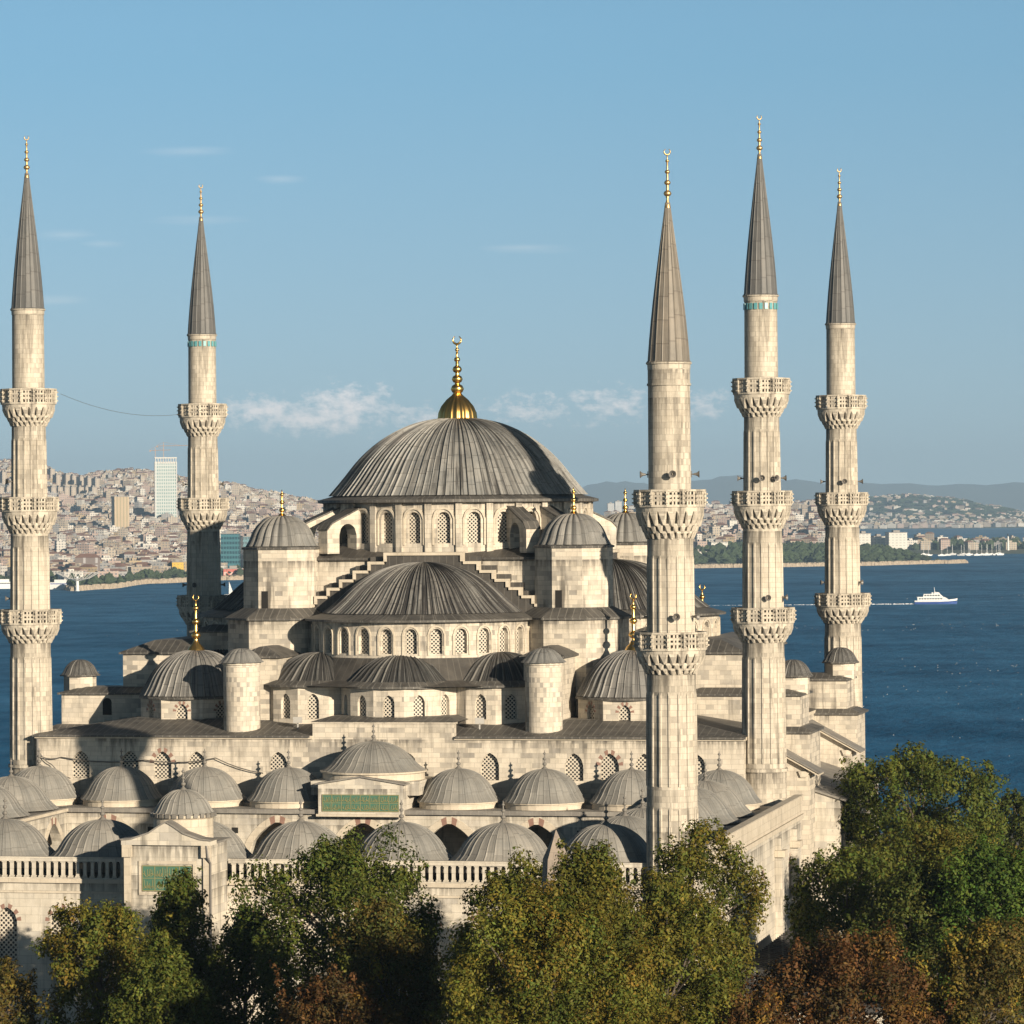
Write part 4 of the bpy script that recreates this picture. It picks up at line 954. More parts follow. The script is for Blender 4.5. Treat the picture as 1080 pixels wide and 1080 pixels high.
# ------------------------------------------------------------------ trees
def leaf_mat(name):
    m, nt, b, out = newmat(name); g = G(nt); at = g.n('ShaderNodeAttribute', attribute_name='leaf_colour')
    b.inputs['Roughness'].default_value = .6; b.inputs['Specular IOR Level'].default_value = .12; g.put(b.inputs['Base Color'], at.outputs['Color'])
    tr = g.n('ShaderNodeBsdfTranslucent'); g.put(tr.inputs[0], at.outputs['Color']); ms = g.n('ShaderNodeMixShader'); ms.inputs[0].default_value = .14
    nt.links.new(b.outputs[0], ms.inputs[1]); nt.links.new(tr.outputs[0], ms.inputs[2]); nt.links.new(ms.outputs[0], out.inputs[0]); return m
LEAF = leaf_mat('leaf'); BARK = simple('bark', (.10, .082, .065), .9, 0, 4, .4)
def leaf_cloud(name, centers, radii, cols, per, size, parent, seed, flat=.85, out_bias=1.0, up=.25):
    rg = np.random.default_rng(seed); V = []; C = []
    centers = np.asarray(centers, float); ctr = centers.mean(0)
    for (c, r, col) in zip(centers, radii, cols):
        n = max(12, int(per * r * r)); d = rg.normal(size=(n, 3)); d /= np.linalg.norm(d, axis=1)[:, None]
        rad_ = r * (rg.random(n) ** .45)[:, None]; p = c + d * rad_ * np.array([1, 1, flat])
        nrm = d * out_bias + rg.normal(size=(n, 3)) * .38 + np.array([0, 0, up]); nrm /= np.linalg.norm(nrm, axis=1)[:, None]
        a = np.cross(nrm, rg.normal(size=(n, 3))); a /= np.linalg.norm(a, axis=1)[:, None]; b = np.cross(nrm, a)
        s = size * (.6 + .8 * rg.random(n))[:, None]; w = s * (.42 + .25 * rg.random(n))[:, None]
        quad = np.stack([p - a * s, p + b * w + nrm * s * .12, p + a * s, p - b * w + nrm * s * .12], 1); V.append(quad.reshape(-1, 3))
        cc = np.asarray(col)[None, :] * (.72 + .6 * rg.random(n))[:, None]
        hue = rg.normal(size=n)[:, None] * .10; cc = np.clip(cc * np.concatenate([1 + hue, 1 - hue * .3, 1 - hue * .4], 1), .004, 1)
        C.append(np.repeat(cc, 4, 0))
    V = np.concatenate(V); C = np.concatenate(C); nq = len(V) // 4
    me = bpy.data.meshes.new(name); me.vertices.add(len(V)); me.vertices.foreach_set('co', V.astype(np.float32).ravel())
    me.loops.add(nq * 4); me.loops.foreach_set('vertex_index', np.arange(nq * 4, dtype=np.int32)); me.polygons.add(nq)
    me.polygons.foreach_set('loop_start', np.arange(0, nq * 4, 4, dtype=np.int32)); me.polygons.foreach_set('loop_total', np.full(nq, 4, dtype=np.int32))
    ca = me.color_attributes.new('leaf_colour', 'FLOAT_COLOR', 'POINT'); ca.data.foreach_set('color', np.concatenate([C, np.ones((len(C), 1))], 1).astype(np.float32).ravel())
    me.materials.append(LEAF); me.update(calc_edges=True); return inst(me, name, parent)
PAL = dict(green=[(0.074, 0.090, 0.016), (0.089, 0.102, 0.018), (0.055, 0.073, 0.014)], dark=[(0.052, 0.067, 0.014), (0.063, 0.078, 0.018), (0.072, 0.081, 0.018)],
           olive=[(0.096, 0.098, 0.018), (0.113, 0.108, 0.018), (0.074, 0.088, 0.016), (0.123, 0.106, 0.018)], yellow=[(0.120, 0.111, 0.018), (0.093, 0.103, 0.018), (0.140, 0.106, 0.018), (0.072, 0.090, 0.016)],
           rust=[(0.096, 0.074, 0.018), (0.074, 0.061, 0.018), (0.108, 0.085, 0.020), (0.067, 0.073, 0.018), (0.171, 0.133, 0.023)], redbrown=[(0.091, 0.046, 0.017), (0.070, 0.037, 0.015), (0.105, 0.058, 0.018), (0.061, 0.043, 0.015), (0.185, 0.106, 0.022)], bright=[(0.056, 0.093, 0.016), (0.068, 0.105, 0.018), (0.044, 0.076, 0.014)])
def tree(name, label, px, top_y, hw, Y, pal, seed, shape='round', per=150, size=.14, width_deep=1.0, zmin=1.5):
    """px, top_y: where its crown top is seen; hw: half width; the tree stands at depth Y with its own size."""
    x0 = (px - ROLL * (top_y - 540) - 540) / FPX; v = (HOR - (top_y + ROLL * (px - 540))) / FPX
    dx, dy = f0.x + x0 * r0.x, f0.y + x0 * r0.y; t = (Y - CAM[1]) / dy; X = CAM[0] + dx * t; H = CAM[2] + v * t; rW = hw * t / FPX; g = gz(X, Y)
    root = thing(name, label, 'tree', (X, Y, g)); Ht = H - g; rg = np.random.default_rng(seed)
    cen, rr, cols = [], [], []; base = max(zmin, min(Ht * .22, 3.2)); ch = Ht - base; mpp = t / FPX
    area = 2 * rW * ch; br = min(1.15, max(.55, rW * .2)); k = int(area / (br * br) * 2.3); tries = 0; pc = PAL[pal]
    lob = [(rg.random() * 2 * PI, rg.uniform(.45, 1), rg.uniform(.55, 1.0)) for _ in range(7)]
    while len(cen) < k and tries < 20000:
        tries += 1; q = rg.random(); a = rg.random() * 2 * PI
        if shape == 'round': w = math.sqrt(max(0, 1 - abs(2 * (q * .92 + .08) - 1.1) ** 2.4))
        elif shape == 'flat': w = min(1, ((1 - q) * 6.5) ** .5) * min(1, .80 + q * .9)
        elif shape == 'tall': w = (1 - q) ** .5 * min(1, q * 5 + .7)
        else: w = min(1, (1 - q) ** .36 * 1.12) * min(1, .88 + q)
        top = 1.0
        for la, lw, lh in lob:                             # sub-crowns of differing height make the outline uneven
            top = max(.87, top - .20 * lw * max(0, math.cos(a - la)) ** 2 * (1 - lh) * 2)
        w *= 1 + .14 * math.sin(a * 3 + seed) + .10 * math.sin(a * 5 + q * 7 + seed)
        inner = rg.random() < .3; rho = rW * w * (rg.random() ** .5 * .7 if inner else rg.uniform(.74, .98)); r = br * rg.uniform(.6, 1.15)
        z = base + q * ch * (top if q > .5 else 1) + rg.normal() * .2
        if q > .78: rho = rW * w * rg.random() ** .5 * .97
        cen.append((rho * math.cos(a), rho * math.sin(a) * width_deep, min(z, Ht - r * .7))); rr.append(r)
        j = int(rg.random() ** 1.2 * len(pc)); cols.append(np.array(pc[min(j, len(pc) - 1)]) * (.75 + .5 * rg.random()))
    for i in range(int(k * .25)):                          # loose twigs beyond the outline
        c = cen[rg.integers(len(cen))]; cen.append((c[0] * 1.1, c[1] * 1.1, min(c[2] + rg.uniform(.2, 1.1), Ht))); rr.append(br * .38); cols.append(np.array(pc[0]))
    sz = min(.22, 2.0 * mpp)
    leaf_cloud('crown', cen, rr, cols, per * (.135 / sz) ** 2, sz, root, seed + 1, 1.15)
    tb = MB(); th = base + ch * .45; r0_ = max(.16, .045 * Ht * .45)
    tb.tube([(0, 0, 0), (.05, .02, th * .4), (-.08, .1, th * .75), (.05, 0, th)], [r0_, r0_ * .8, r0_ * .6, r0_ * .35], 8)
    order = rg.permutation(k)[:int(min(30, k))]
    for i in order:
        c = Vector(cen[i]); s = Vector((0, 0, min(th, max(base * .7, c.z - 1.0 - .5 * c.xy.length)))); mid = s.lerp(c, .5) + Vector((0, 0, .25))
        tb.tube([tuple(s), tuple(mid), tuple(c)], [r0_ * .34, r0_ * .2, .03], 5)
    tb.build('trunk', BARK, root); return root
TREES = [
 ('chestnut_tree', 'small rust orange tree cut by the lower left corner', 2, 1014, 36, -80, 'rust', 11, 'round'),
 ('linden_tree', 'round yellow green tree turning brown at the top, beside the lower left corner', 106, 952, 68, -80, 'yellow', 12, 'round'),
 ('ash_tree', 'narrow grey green tree in front of the gate and its green panel', 188, 916, 54, -70, 'green', 13, 'tall'),
 ('ash_tree', 'low green tree beside the gate, left of the biggest green tree', 258, 954, 54, -75, 'green', 14, 'crown'),
 ('ash_tree', 'small grey green sapling below the gate panel', 170, 985, 60, -88, 'green', 15, 'crown'),
 ('plane_tree', 'big green tree hiding the middle of the balustrade', 364, 866, 92, -78, 'green', 16, 'flat'),
 ('chestnut_tree', 'brown tree in front of the big green one', 412, 952, 86, -98, 'rust', 17, 'crown'),
 ('chestnut_tree', 'red brown tree low at the bottom edge under the big green one', 345, 1018, 60, -108, 'redbrown', 18, 'round'),
 ('plane_tree', 'slim olive tree with a thin top beside the obelisk', 540, 898, 62, -84, 'olive', 19, 'flat'),
 ('plane_tree', 'wide yellow green plane tree spreading across the bottom middle', 572, 922, 150, -112, 'yellow', 20, 'crown'),
 ('plane_tree', 'olive tree with loose branches crossing the obelisk', 622, 892, 84, -107, 'olive', 21, 'crown'),
 ('plane_tree', 'green topped tree at the foot of the nearest minaret', 726, 868, 74, -76, 'olive', 22, 'flat'),
 ('chestnut_tree', 'wide red brown tree at the bottom right in front of the dark roof', 890, 976, 98, -96, 'redbrown', 23, 'round'),
 ('chestnut_tree', 'low red brown crown at the bottom edge left of the wide red brown tree', 796, 1042, 54, -112, 'redbrown', 31, 'round'),
 ('plane_tree', 'olive tree filling the gap below the nearest minaret, behind the wide yellow green one', 700, 922, 74, -102, 'olive', 32, 'flat'),
 ('chestnut_tree', 'brown orange tree in the lower right corner', 1036, 970, 72, -92, 'rust', 24, 'round'),
 ('plane_tree', 'large dense green tree standing against the water on the right', 968, 786, 92, 22, 'green', 25, 'flat'),
 ('plane_tree', 'green tree beside the right end of the courtyard wall', 893, 880, 62, -36, 'green', 26, 'flat'),
 ('plane_tree', 'olive green tree behind the bright conifer on the right', 1000, 868, 84, -14, 'olive', 27, 'flat'),
 ('cypress_tree', 'bright green conifer near the right edge', 1046, 884, 76, -48, 'bright', 28, 'crown'),
 ('plane_tree', 'dark tree cut by the right edge against the water', 1078, 834, 40, 60, 'dark', 29, 'round'),
 ('plane_tree', 'shaded dark green tree low between the conifer and the courtyard wall', 962, 905, 66, -46, 'dark', 30, 'crown'),
]
for a in TREES: tree(*a)

# ------------------------------------------------------------------ far shore
def city_mat(name, wall, win=(.10, .11, .13), fl=3.2, bay=3.6, amount=.8, ww=.55, wh=.5):
    m, nt, b, out = newmat(name); g = G(nt); P = g.coord(); u, v = g.wall_uv(P)
    fu = g.math('LESS_THAN', g.math('FRACT', g.math('DIVIDE', u, bay)), ww); fv = g.math('LESS_THAN', g.math('FRACT', g.math('DIVIDE', v, fl)), wh)
    nz = g.sep(g.n('ShaderNodeNewGeometry').outputs['True Normal'])[2]; side = g.math('LESS_THAN', nz, .5)
    f = g.math('MULTIPLY', g.math('MULTIPLY', fu, fv), g.math('MULTIPLY', side, amount)); n = g.noise(P, .05, 2)
    c = g.mix(f, g.mix(n, tuple(x * .85 for x in wall), tuple(min(.9, x * 1.12) for x in wall)), win); g.put(b.inputs['Base Color'], c); b.inputs['Roughness'].default_value = .75; return m
WALLS = [('cream', (.40, .345, .275)), ('white', (.52, .50, .46)), ('pink', (.37, .285, .245)), ('tan', (.30, .25, .195)), ('grey', (.28, .275, .27)), ('ochre', (.35, .27, .165))]
WMATS = [city_mat('house_' + n, c) for n, c in WALLS]
TERRA = simple('terracotta_roof', (.19, .110, .085), .9, 0, .08, .3); FLATR = simple('flat_roof', (.27, .25, .23), .9, 0, .05, .3)
def bld(mb, c, w, d, h, rz, hip, wm=0, rm=1, below=5):
    co, si = math.cos(rz), math.sin(rz)
    def q(x, y): return (c[0] + co * x - si * y, c[1] + si * x + co * y)
    p = [q(-w / 2, -d / 2), q(w / 2, -d / 2), q(w / 2, d / 2), q(-w / 2, d / 2)]; z0, z1 = c[2] - below, c[2] + h
    if hip:
        mb.prism(p, z0, z1, wm, cap=False); e = [q(-w / 2 - .5, -d / 2 - .5), q(w / 2 + .5, -d / 2 - .5), q(w / 2 + .5, d / 2 + .5), q(-w / 2 - .5, d / 2 + .5)]
        mb.cone(e, z1, z1 + min(w, d) * .22, rm, [q(-w * .25, -.1), q(w * .25, -.1), q(w * .25, .1), q(-w * .25, .1)])
    else:
        mb.prism(p, z0, z1, wm, rm); s = [q(-w * .18, -d * .2), q(w * .12, -d * .2), q(w * .12, d * .2), q(-w * .18, d * .2)]; mb.prism(s, z1, z1 + 2.4, wm, rm)
FACE = -YAW
def near_city():
    protos = []
    rg = random.Random(3)
    kinds = [('flat', False), ('hip', True)]
    for wi in range(6):
        for nm, hip in kinds:
            for (w, d, h) in ((10, 10, 9), (14, 12, 13), (20, 12, 10)):
                mb = MB(); bld(mb, (0, 0, 0), w, d, h, 0, hip); protos.append((wi, hip, w, d, h, mb.mesh('apartment_block', [WMATS[wi], TERRA if hip else FLATR])))
    spots = []; n = 0; tries = 0
    while n < 290 and tries < 60000:
        tries += 1; left = rg.random() < .80
        p = rg.uniform(-20, 300) if left else rg.uniform(655, 905); 
        if 12 < p < 44 and rg.random() < .8: continue
        sh = interp(p, SHORE); D = sh + (95 if left else 260) + (rg.random() ** 1.2) * (1150 if left else 1000)
        z = land(p, D)
        if z < SEA + 2 or (not left and p > 700 and D < sh + 420): continue
        if left and any(a - 2 < p < b + 2 and c0 < D < c1 for a, b, c0, c1 in ((232, 268, 3900, 4700), (182, 196, 3900, 4330))): continue
        x, y, _ = polar(p, D); pr = protos[rg.randrange(len(protos))]
        if pr[1] and rg.random() < .45: continue
        if any(abs(x - s[0]) < (pr[2] + s[2]) * .47 and abs(y - s[1]) < 15 for s in spots): continue
        spots.append((x, y, pr[2])); o = inst(pr[5], 'apartment_block', None, (x, y, z), FACE + rg.uniform(-.45, .6)); n += 1
        wn = WALLS[pr[0]][0]; rf = 'red roofed' if pr[1] else 'flat roofed'; sz = {10: 'narrow', 14: 'mid sized', 20: 'long'}[pr[2]]
        tag(o, f'{sz} {wn} {rf} block in the dense city on the far {"left" if left else "right"} shore', 'building', f'{sz} {wn} {rf} blocks on the {"left" if left else "right"} far shore')
near_city()
def far_city():
    mb = MB(); rg = random.Random(8); n = 0; mats = WMATS + [TERRA, FLATR]; tries = 0
    while n < 10800 and tries < 120000:
        tries += 1; r = rg.random()
        if r < .49: p, D = rg.uniform(-60, 360), 4700 + (8600 - 4700) * rg.random() ** .85
        elif r < .60: p, D = (rg.uniform(360, 640) if rg.random() < .55 else rg.uniform(-320, -60)), 4300 + 4000 * rg.random()
        elif r < .80: p, D = rg.uniform(640, 905), 5300 + 4200 * rg.random() ** .8
        elif r < .85: p, D = rg.uniform(945, 1100), rg.uniform(5850, 6450)
        else: p, D = rg.uniform(885, 1085), 12150 + 2300 * rg.random() ** 1.5
        z = land(p, D)
        if z < SEA + 1.5: continue
        if D > 11000 and rg.random() < (.55 if z < 0 else .9): continue
        if .80 < r < .85 and rg.random() < .95: continue
        if r < .60 and (z > 70 or D > 6900) and rg.random() < .4: continue
        if r < .60 and D > 7400:
            w, d, h = rg.uniform(7, 13), rg.uniform(7, 11), rg.uniform(4, 10)
        elif D > 11000: w, d, h = rg.uniform(10, 28), 12, rg.uniform(7, 14)
        else: w, d, h = rg.uniform(8, 19), rg.uniform(8, 14), rg.uniform(7, 17) * (1.5 if rg.random() < .12 else 1)
        x, y, _ = polar(p, D); hip = rg.random() < .28; bld(mb, (x, y, z), w, d, h, FACE + rg.uniform(-.5, .6), hip, rg.choices(range(6), (5, 4, 3, 3, 2, 1))[0], 6 if hip else 7, 8); n += 1
    o = mb.build('city_houses', mats); o['kind'] = 'stuff'; tag(o, 'dense mass of far houses and flats covering the hills across the water', 'city')
far_city()
def blob_mass(name, label, pts, mat, kind='stuff', cat='trees'):
    mb = MB(); rg = random.Random(4)
    for (x, y, z, r, h) in pts:
        n, m_ = 9, 6; b = len(mb.v); ph = rg.random() * 6
        for j in range(m_ + 1):
            t = j / m_; 
            for i in range(n):
                a = 2 * PI * (i + .5 * (j % 2)) / n + ph; q = r * math.sin(PI * (.12 + .86 * t)) ** .7 * rg.uniform(.55, 1.3); mb.v.append((x + q * math.cos(a), y + q * math.sin(a), z + h * (t * .98) * rg.uniform(.93, 1.07)))
        for j in range(m_):
            for i in range(n):
                k = (i + 1) % n; mb.f.append((b + j * n + i, b + j * n + k, b + (j + 1) * n + k, b + (j + 1) * n + i)); mb.m.append(0)
        mb.f.append(tuple(b + m_ * n + i for i in range(n))); mb.m.append(0)
    o = mb.build(name, mat); 
    if kind: o['kind'] = kind
    tag(o, label, cat); return o
WOOD = simple('wood_foliage', (.035, .055, .022), .9, 0, .09, .75, .6)
def woods():
    rg = random.Random(21); pts = []
    while len(pts) < 620:
        p = rg.uniform(692, 1000); sh = interp(p, SHORE); D = sh + rg.uniform(45, 330)
        if p > 985 and D > sh + 100: continue
        if 690 < p < 770 and rg.random() < .35: continue
        z = land(p, D)
        if z < SEA + 2: continue
        if rg.random() > interp(p, [(692, .5), (760, .8), (800, 1), (940, 1), (980, .8), (1000, .25)]): continue
        x, y, _ = polar(p, D); h = rg.uniform(7, 14) * interp(p, [(690, 1), (860, 1), (905, .75), (950, .75), (990, .4), (1010, .3)]); pts.append((x, y, z - 1, rg.uniform(4, 8), h))
    blob_mass('peninsula_wood', 'dark green wood covering the low headland on the right', pts, WOOD)
    pts = []
    while len(pts) < 1300:
        r = rg.random()
        if r < .13: p = rg.uniform(-20, 300); D = interp(p, SHORE) + rg.uniform(28, 105)
        elif r < .50: p = rg.uniform(-40, 350); D = rg.uniform(4000, 7000)
        elif r < .66: p = rg.uniform(-60, 360); D = rg.uniform(6900, 8500)
        elif r < .78: p = rg.uniform(660, 900); D = rg.uniform(5000, 8000)
        else: p = rg.uniform(955, 1090); D = rg.uniform(5900, 6500)
        z = land(p, D)
        if z < SEA + 2: continue
        x, y, _ = polar(p, D); k = 1.0 if r < .78 else 1.5; pts.append((x, y, z - 1, rg.uniform(2.4, 5.2) * k, rg.uniform(4.5, 11) * k))
    blob_mass('city_trees', 'dark tree clumps between the far houses and along the shore road', pts, WOOD)
    pts = []
    while len(pts) < 800:
        p = rg.uniform(880, 1100); D = 12200 + 2600 * rg.random(); z = land(p, D)
        if z < SEA + 6: continue
        x, y, _ = polar(p, D); pts.append((x, y, z - 2, rg.uniform(14, 34), rg.uniform(8, 15)))
    blob_mass('hill_wood', 'tree cover on the far hill above the strait', pts, WOOD)
woods()
ROCK = simple('breakwater_rock', (.34, .28, .21), .95, 0, .35, .5, .6)
def breakwaters():
    mb = MB(); rg = random.Random(2); P = [p for p in np.arange(58, 300, .5)] + [p for p in np.arange(640, 1019, .5)]
    for p in P:
        D = interp(p, SHORE) - 3; x, y, _ = polar(p, D + rg.uniform(-2, 2)); w = rg.uniform(2, 4)
        mb.cone(ngon(5, w, (x, y), rg.random()), SEA - 1, SEA + rg.uniform(2.6, 4.8), 0, ngon(5, w * .5, (x, y), rg.random()))
    o = mb.build('rock_embankment', ROCK); o['kind'] = 'stuff'; tag(o, 'tan rock embankment edging the far shore', 'embankment')
breakwaters()
def at_tower(p, ytop, D): return CAM[2] + (HOR - ytop - ROLL * (p - 540)) * D / FPX
def landmarks():
    glass = city_mat('white_glass_facade', (.48, .52, .51), (.14, .24, .25), 5.2, 3.5, .9, .55, .6); WHITE = simple('white_render', (.52, .52, .50), .7)
    p, D = 175, 6300; x, y, _ = polar(p, D); z = land(p, D); t = thing('skyscraper', 'tall white glazed skyscraper with cranes on top, left of the shaded minaret', 'skyscraper', (x, y, z), FACE + .12); H = at_tower(175, 485, D) - z
    mb = MB(); mb.box(-17, 17, -12, 12, -4, H - 6); mb.build('tower', glass, t); mb = MB()
    mb.box(-17.6, -16, -12.6, 12, -4, H - 3); mb.box(16, 17.6, -12.6, 12, -4, H - 3); mb.box(-17, 17, -11.5, 11.5, H - 6, H - 3)
    for i in range(9): mb.box(-16.5 + i * 4, -15.3 + i * 4, -12.4, -11.6, H - 6, H + 2)
    mb.box(-17.6, 17.6, -12.5, 12, H + 2, H + 4); mb.build('frame', WHITE, t)
    CR = simple('crane_paint', (.42, .26, .16), .6)
    for (dx, hh, jl, jr) in ((-3, 19, -11, 44), (-16, 12, -9, 24)):
        c = thing('tower_crane', 'taller orange tower crane on the white skyscraper' if dx > -10 else 'shorter orange tower crane at the left edge of the white skyscraper', 'crane', (x + dx * math.cos(FACE), y + dx * math.sin(FACE), z + H + 4), FACE, 'tower cranes')
        m = MB(); m.tube([(0, 0, -12), (0, 0, hh)], .5, 4); m.tube([(0, 0, hh), (0, 0, hh + 5)], [.7, .2], 4); m.build('mast', CR, c)
        m = MB(); m.tube([(jl, 0, hh - 1), (jr, 0, hh - .4)], .4, 4); m.tube([(0, 0, hh + 5), (jr * .6, 0, hh)], .15, 4); m.tube([(0, 0, hh + 5), (jl, 0, hh)], .15, 4); m.box(jl, jl + 2, -.6, .6, hh - 2.6, hh - 1); m.build('jib', CR, c)
    def block(name, label, p, ytop, wpx, D, mats, d=14, cat='building', hip=False, rz=.1, h=None, group=None):
        x, y, _ = polar(p, D); z = land(p, D); t = thing(name, label, cat, (x, y, z), FACE + rz, group); w = wpx * D / FPX; H = h or max(6, at_tower(p, ytop, D) - z)
        mb = MB(); mb.box(-w / 2, w / 2, -d / 2, d / 2, -5, H); mb.build('wall', mats[0], t); r = MB()
        if hip: r.cone(rect(-w / 2 - .5, w / 2 + .5, -d / 2 - .5, d / 2 + .5), H, H + d * .25, 0, rect(-w * .3, w * .3, -.2, .2))
        else: r.box(-w / 2 - .4, w / 2 + .4, -d / 2 - .4, d / 2 + .4, H, H + .8); r.box(-w * .2, w * .15, -d * .25, d * .25, H + .8, H + 3.4)
        r.build('roof', mats[1], t); return t, w, H
    teal = city_mat('teal_glass', (.050, .15, .18), (.012, .045, .06), 5.4, 3.2, .95, .75, .55)
    m, = [teal]; m.node_tree.nodes['Principled BSDF'].inputs['Roughness'].default_value = .25
    block('office_block', 'teal glass office block between the shaded minaret and the left small dome', 243, 563, 19, 4500, (teal, FLATR), 30, rz=.0); block('office_block', 'darker teal glass office wing touching the left small dome', 262, 566, 17, 4530, (teal, FLATR), 30, rz=.25)
    block('shop_building', 'bright yellow building near the shore left of the shaded minaret', 187, 593, 12, 4180, (city_mat('yellow_render', (.62, .40, .05), amount=.3), FLATR), 14)
    block('station_building', 'low red building on the shore under the teal offices', 246, 601, 22, 4120, (city_mat('red_render', (.45, .13, .10), (.6, .55, .5), 6, 6, .6), FLATR), 10)
    block('warehouse', 'dark windowed block with a red roof by the shore near the left minaret', 92, 588, 26, 3960, (city_mat('dark_front', (.16, .13, .12), (.45, .45, .46), 8, 12, .6, .2, .8), TERRA), 16, hip=True)
    block('apartment_tower', 'ribbed tan tower block above the far houses left of the skyscraper', 127, 524, 16, 6000, (city_mat('tan_ribs', (.42, .33, .22), (.22, .20, .12), 90, 5, .7, .4, 1.0), FLATR), 18, rz=.35)
    tw = city_mat('tower_estate', (.38, .33, .27), (.26, .23, .21), 3.2, 6, .9, .45, .7)
    def est(p, y, h):                                      # distance at which a tower h metres tall reaches the height seen
        D = 5400
        while D < 8200 and land(p, D) + h < at_tower(p, y, D): D += 40
        return D
    for i, (p, yt) in enumerate([(3, 497), (10, 506), (54, 494), (60, 500), (70, 500), (77, 501), (85, 502), (93, 503), (101, 504)]): block('apartment_tower', 'slender cream tower in the upper row of the hillside tower estate', p, yt + 1, 5.0, est(p, yt + 1, 34), (tw, FLATR), 18, rz=.5, group='slender cream hillside towers')
    for i, p in enumerate([0, 8, 55, 62, 69, 76, 84, 91, 98]): block('apartment_tower', 'squat cream tower in the lower row of the hillside tower estate', p, 514, 5.6, est(p, 514, 24), (tw, FLATR), 18, rz=.5, group='squat cream hillside towers')
    for (p, yt, w, D, lab) in ((772, 549, 8, 6000, 'white high rise seen between the two near right minarets'), (757, 572, 18, 4920, 'white balconied apartment house on the right shore beside the nearest minaret'), (737, 585, 13, 4800, 'low white house at the water beside the nearest minaret'),
                          (910, 563, 13, 5060, 'white hotel wing left of the hotel row on the headland'), (926, 566, 13, 5080, 'white middle wing of the hotel row on the headland'), (945, 562, 20, 5040, 'widest white hotel wing ending the row on the headland'), (795, 561, 22, 5200, 'pale grey block behind the headland trees between the right minarets')):
        block('apartment_house', lab, p, yt, w, D, (city_mat('white_flats', (.58, .56, .52), (.25, .29, .28), 3.4, 5, .6, .6, .45), FLATR), 16, rz=.2)
    for (p, w, yt) in ((644, 7, 531), (652, 7, 529)): block('apartment_tower', 'hazy pair of far towers left of the nearest minaret', p, yt, w, 10500, (city_mat('hazy_tower', (.5, .5, .5)), FLATR), 18, group='hazy far towers')
landmarks()
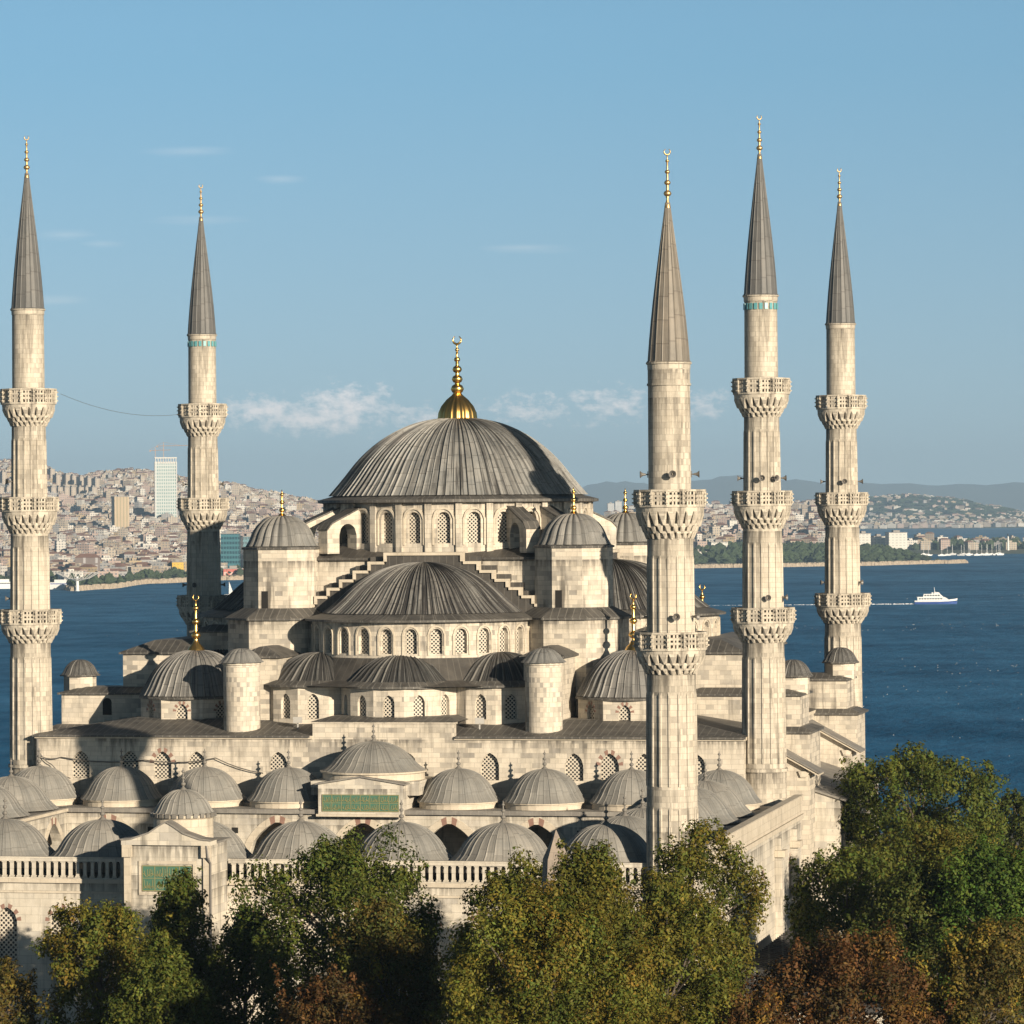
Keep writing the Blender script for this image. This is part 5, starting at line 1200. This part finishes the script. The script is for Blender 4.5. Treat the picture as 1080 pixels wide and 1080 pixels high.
# ------------------------------------------------------------------ boats and shore things
def ferry():
    x, y, _ = polar(986, 2840); z = SEA; t = thing('ferry', 'white and blue passenger ferry crossing the open water on the right', 'ferry', (x, y, z), FACE - .05); L = 31
    HW = simple('ferry_white', (.66, .66, .65), .5); HB = simple('ferry_blue', (.03, .07, .26), .4); GL = simple('ferry_glass', (.03, .04, .05), .2)
    st = [(-15, 3.2, 2.6), (-8, 3.6, 2.6), (2, 3.6, 2.7), (9, 2.6, 3.1), (13.5, 1.1, 3.6), (15.6, .08, 4.0)]
    def loft(zb, zt, name, m, k0=.82, k1=1):
        mb = MB(); rows = []
        for (xx, hw, dk) in st:
            b0 = zb if zb < 1.4 else dk * .62; b1 = zt if zt < 2 else dk; b0 = min(b0, b1 - .1)
            rows.append([(xx - (.8 if xx > 10 else 0) * (1 - b0 / 4), -hw * k0, b0), (xx, -hw * k1, b1), (xx, hw * k1, b1), (xx - (.8 if xx > 10 else 0) * (1 - b0 / 4), hw * k0, b0)])
        for a, b in zip(rows[:-1], rows[1:]):
            for i in range(4): j = (i + 1) % 4; mb.face((a[i], b[i], b[j], a[j]))
        mb.face(rows[0]); mb.face(list(reversed(rows[-1]))); return mb.build(name, m, t)
    loft(-.8, 1.9, 'hull', HB, .75, .97); loft(1.4, 9, 'topsides', HW, .97, 1)
    mb = MB(); mb.extr([(-13, 2.5), (10, 2.7), (6.5, 5.0), (-13, 5.0)], -3.0, 3.0, lambda a, z_, d: (a, d, z_)); mb.extr([(-9, 5.0), (5.6, 5.0), (3.0, 7.3), (-8.5, 7.2)], -2.6, 2.6, lambda a, z_, d: (a, d, z_)); mb.extr([(-1, 7.2), (3.2, 7.2), (2.4, 8.4), (-1, 8.4)], -1.6, 1.6, lambda a, z_, d: (a, d, z_)); mb.box(-13.5, -9, -2.8, 2.8, 5.0, 5.15); s = mb.build('superstructure', HW, t)
    mb = MB()
    for i in range(9): mb.box(-12 + i * 1.9, -10.7 + i * 1.9, -3.04, 3.04, 3.4, 4.3)
    for i in range(6): mb.box(-8 + i * 1.9, -6.7 + i * 1.9, -2.64, 2.64, 5.7, 6.6)
    mb.extr([(3.35, 7.3), (3.45, 7.3), (2.7, 8.2), (2.6, 8.2)], -1.4, 1.4, lambda a, z_, d: (a, d, z_)); mb.build('windows', GL, t)
    mb = MB(); mb.tube([(-.5, 0, 8.3), (-1.0, 0, 12.2)], [.28, .1], 6); mb.tube([(-.9, -1.3, 10.5), (-.9, 1.3, 10.5)], .08, 4); mb.box(-2.8, -1.6, -.8, .8, 7.2, 8.3); mb.build('mast', HW, t)
    FO = simple('sea_foam', (.80, .82, .84), .8, 0, .4, .15); mb = MB(); rg = random.Random(1)
    for i in range(420):
        u = rg.random() ** 1.6; d = -15.5 - u * 165; wdt = .8 + u * 3.2; yy = rg.uniform(-wdt, wdt); r_ = rg.uniform(.4, 1.5) * (1 - u * .55); mb.cone(ngon(6, r_, (d, yy), rg.random()), -.2, .04 + .5 * (1 - u) * rg.random(), 0, ngon(6, r_ * .5, (d + .1, yy), rg.random()))
    o = mb.build('wake_foam', FO, None, (x, y, z), FACE - .05); o['kind'] = 'stuff'; tag(o, 'white foam wake trailing behind the ferry', 'wake')
    # moored ships by the left shore
    for (p, D, L_, lab) in ((6, 3690, 34, 'white ship moored at the far left edge'), (60, 3640, 30, 'white ship with a blue band moored right of the left minaret')):
        x, y, _ = polar(p, D); s = thing('ship', lab, 'ship', (x, y, SEA), FACE + (.1 if p < 50 else PI - .1)); m = MB(); m.extr([(-L_ / 2, 0), (L_ * .42, 0), (L_ / 2, 4.4), (-L_ / 2, 3.4)], -3.5, 3.5, lambda a, z_, d: (a, d, z_)); m.build('hull', HW, s)
        m = MB(); m.extr([(-L_ * .42, 3.4), (L_ * .3, 3.6), (L_ * .2, 6.4), (-L_ * .4, 6.4)], -3, 3, lambda a, z_, d: (a, d, z_)); m.box(-L_ * .3, L_ * .08, -2.4, 2.4, 6.4, 8.8); m.build('superstructure', HW, s)
        m = MB(); m.box(-L_ * .38, L_ * .2, -3.05, 3.05, 4.6, 5.4); m.build('windows', HB if p > 50 else GL, s)
    # fan-shaped mast structure on the jetty
    x, y, _ = polar(81, 3552); t = thing('mast_fan', 'white pole with a wide upturned fan of pale spokes on the jetty', 'fan structure', (x, y, SEA), FACE)
    m = MB(); m.tube([(0, 0, -2), (0, 0, 13)], [1.6, 1.3], 10); m.lathe([(2.2, 0), (1.4, 1)], 10); m.build('pole', HW, t); m = MB()
    PS = simple('pale_spoke_metal', (.52, .50, .47), .5)
    for i in range(22):
        a = 2 * PI * i / 22; m.tube([(1 * math.cos(a), 1 * math.sin(a), 9), (11 * math.cos(a), 6 * math.sin(a), 11.5), (20 * math.cos(a), 9 * math.sin(a), 16.5)], .28, 4)
    for q in (.45, 1.0): m.tube([(20 * q * math.cos(a), 9 * q * math.sin(a), 10 + 6.5 * q * q) for a in np.linspace(0, 2 * PI, 40)], .18, 4)
    m.build('spokes', PS, t)
    x, y, _ = polar(73, 3640); s = thing('boat', 'small orange red boat beside the white pole on the jetty', 'boat', (x, y, SEA + .3), FACE); m = MB(); m.extr([(-4, 0), (4, 0), (5.5, 2.4), (-5, 2.2)], -1.6, 1.6, lambda a, z_, d: (a, d, z_)); m.build('hull', simple('red_hull', (.5, .1, .04), .5), s); m = MB(); m.box(-3, 1.5, -1.2, 1.2, 2.2, 5); m.build('cabin', simple('red_cabin', (.55, .14, .06), .5), s)
    # marina masts on the spit
    rg = random.Random(6); m0 = MB(); m0.extr([(-5, 0), (5, 0), (6.5, 1.8), (-5.5, 1.6)], -1.5, 1.5, lambda a, z_, d: (a, d, z_)); m0.box(-2, 2, -1, 1, 1.7, 2.6); hm = m0.mesh('sailboat_hull', HW); m1 = MB(); m1.tube([(.5, 0, 1.7), (.5, 0, 15)], .22, 5); mm = m1.mesh('mast', HW)
    for i in range(20):
        p = rg.uniform(963, 1076); D = rg.uniform(5560, 5700); x, y, _ = polar(p, D); s = thing('sailboat', 'white sailboat moored with a bare mast along the far right spit', 'sailboat', (x, y, SEA), FACE + rg.uniform(-.6, .6), 'sailboats moored along the far right spit'); inst(hm, 'hull', s); inst(mm, 'mast', s)
    x, y, _ = polar(1063, 5790); t = thing('lighthouse', 'slim white light tower among the boats near the right edge', 'light tower', (x, y, SEA + 3)); m = MB(); m.lathe([(1.8, 0), (1.1, 22)], 10); m.build('tower', HW, t); m = MB(); m.lathe([(1.7, 22), (1.7, 23), (1.2, 23), (1.2, 25), (0.01, 26.4)], 10); m.build('lantern', GL, t)
    # a white sail near the shaded minaret
    x, y, _ = polar(241, 3300); s = thing('sailboat', 'tiny white sail on the water beside the shaded left minaret', 'sailboat', (x, y, SEA), FACE); m = MB(); m.extr([(-3.5, 0), (3.5, 0), (4.5, 1.3), (-4, 1.2)], -1.1, 1.1, lambda a, z_, d: (a, d, z_)); m.build('hull', HW, s); m = MB(); m.extr([(-.2, 1.6), (3.6, 1.8), (0, 12)], -.06, .06, lambda a, z_, d: (a, d, z_)); m.build('sail', HW, s)
ferry()
haze()
print('TRIS', sum(len(o.data.polygons) for o in SC.objects if o.type == 'MESH'), len(SC.objects))
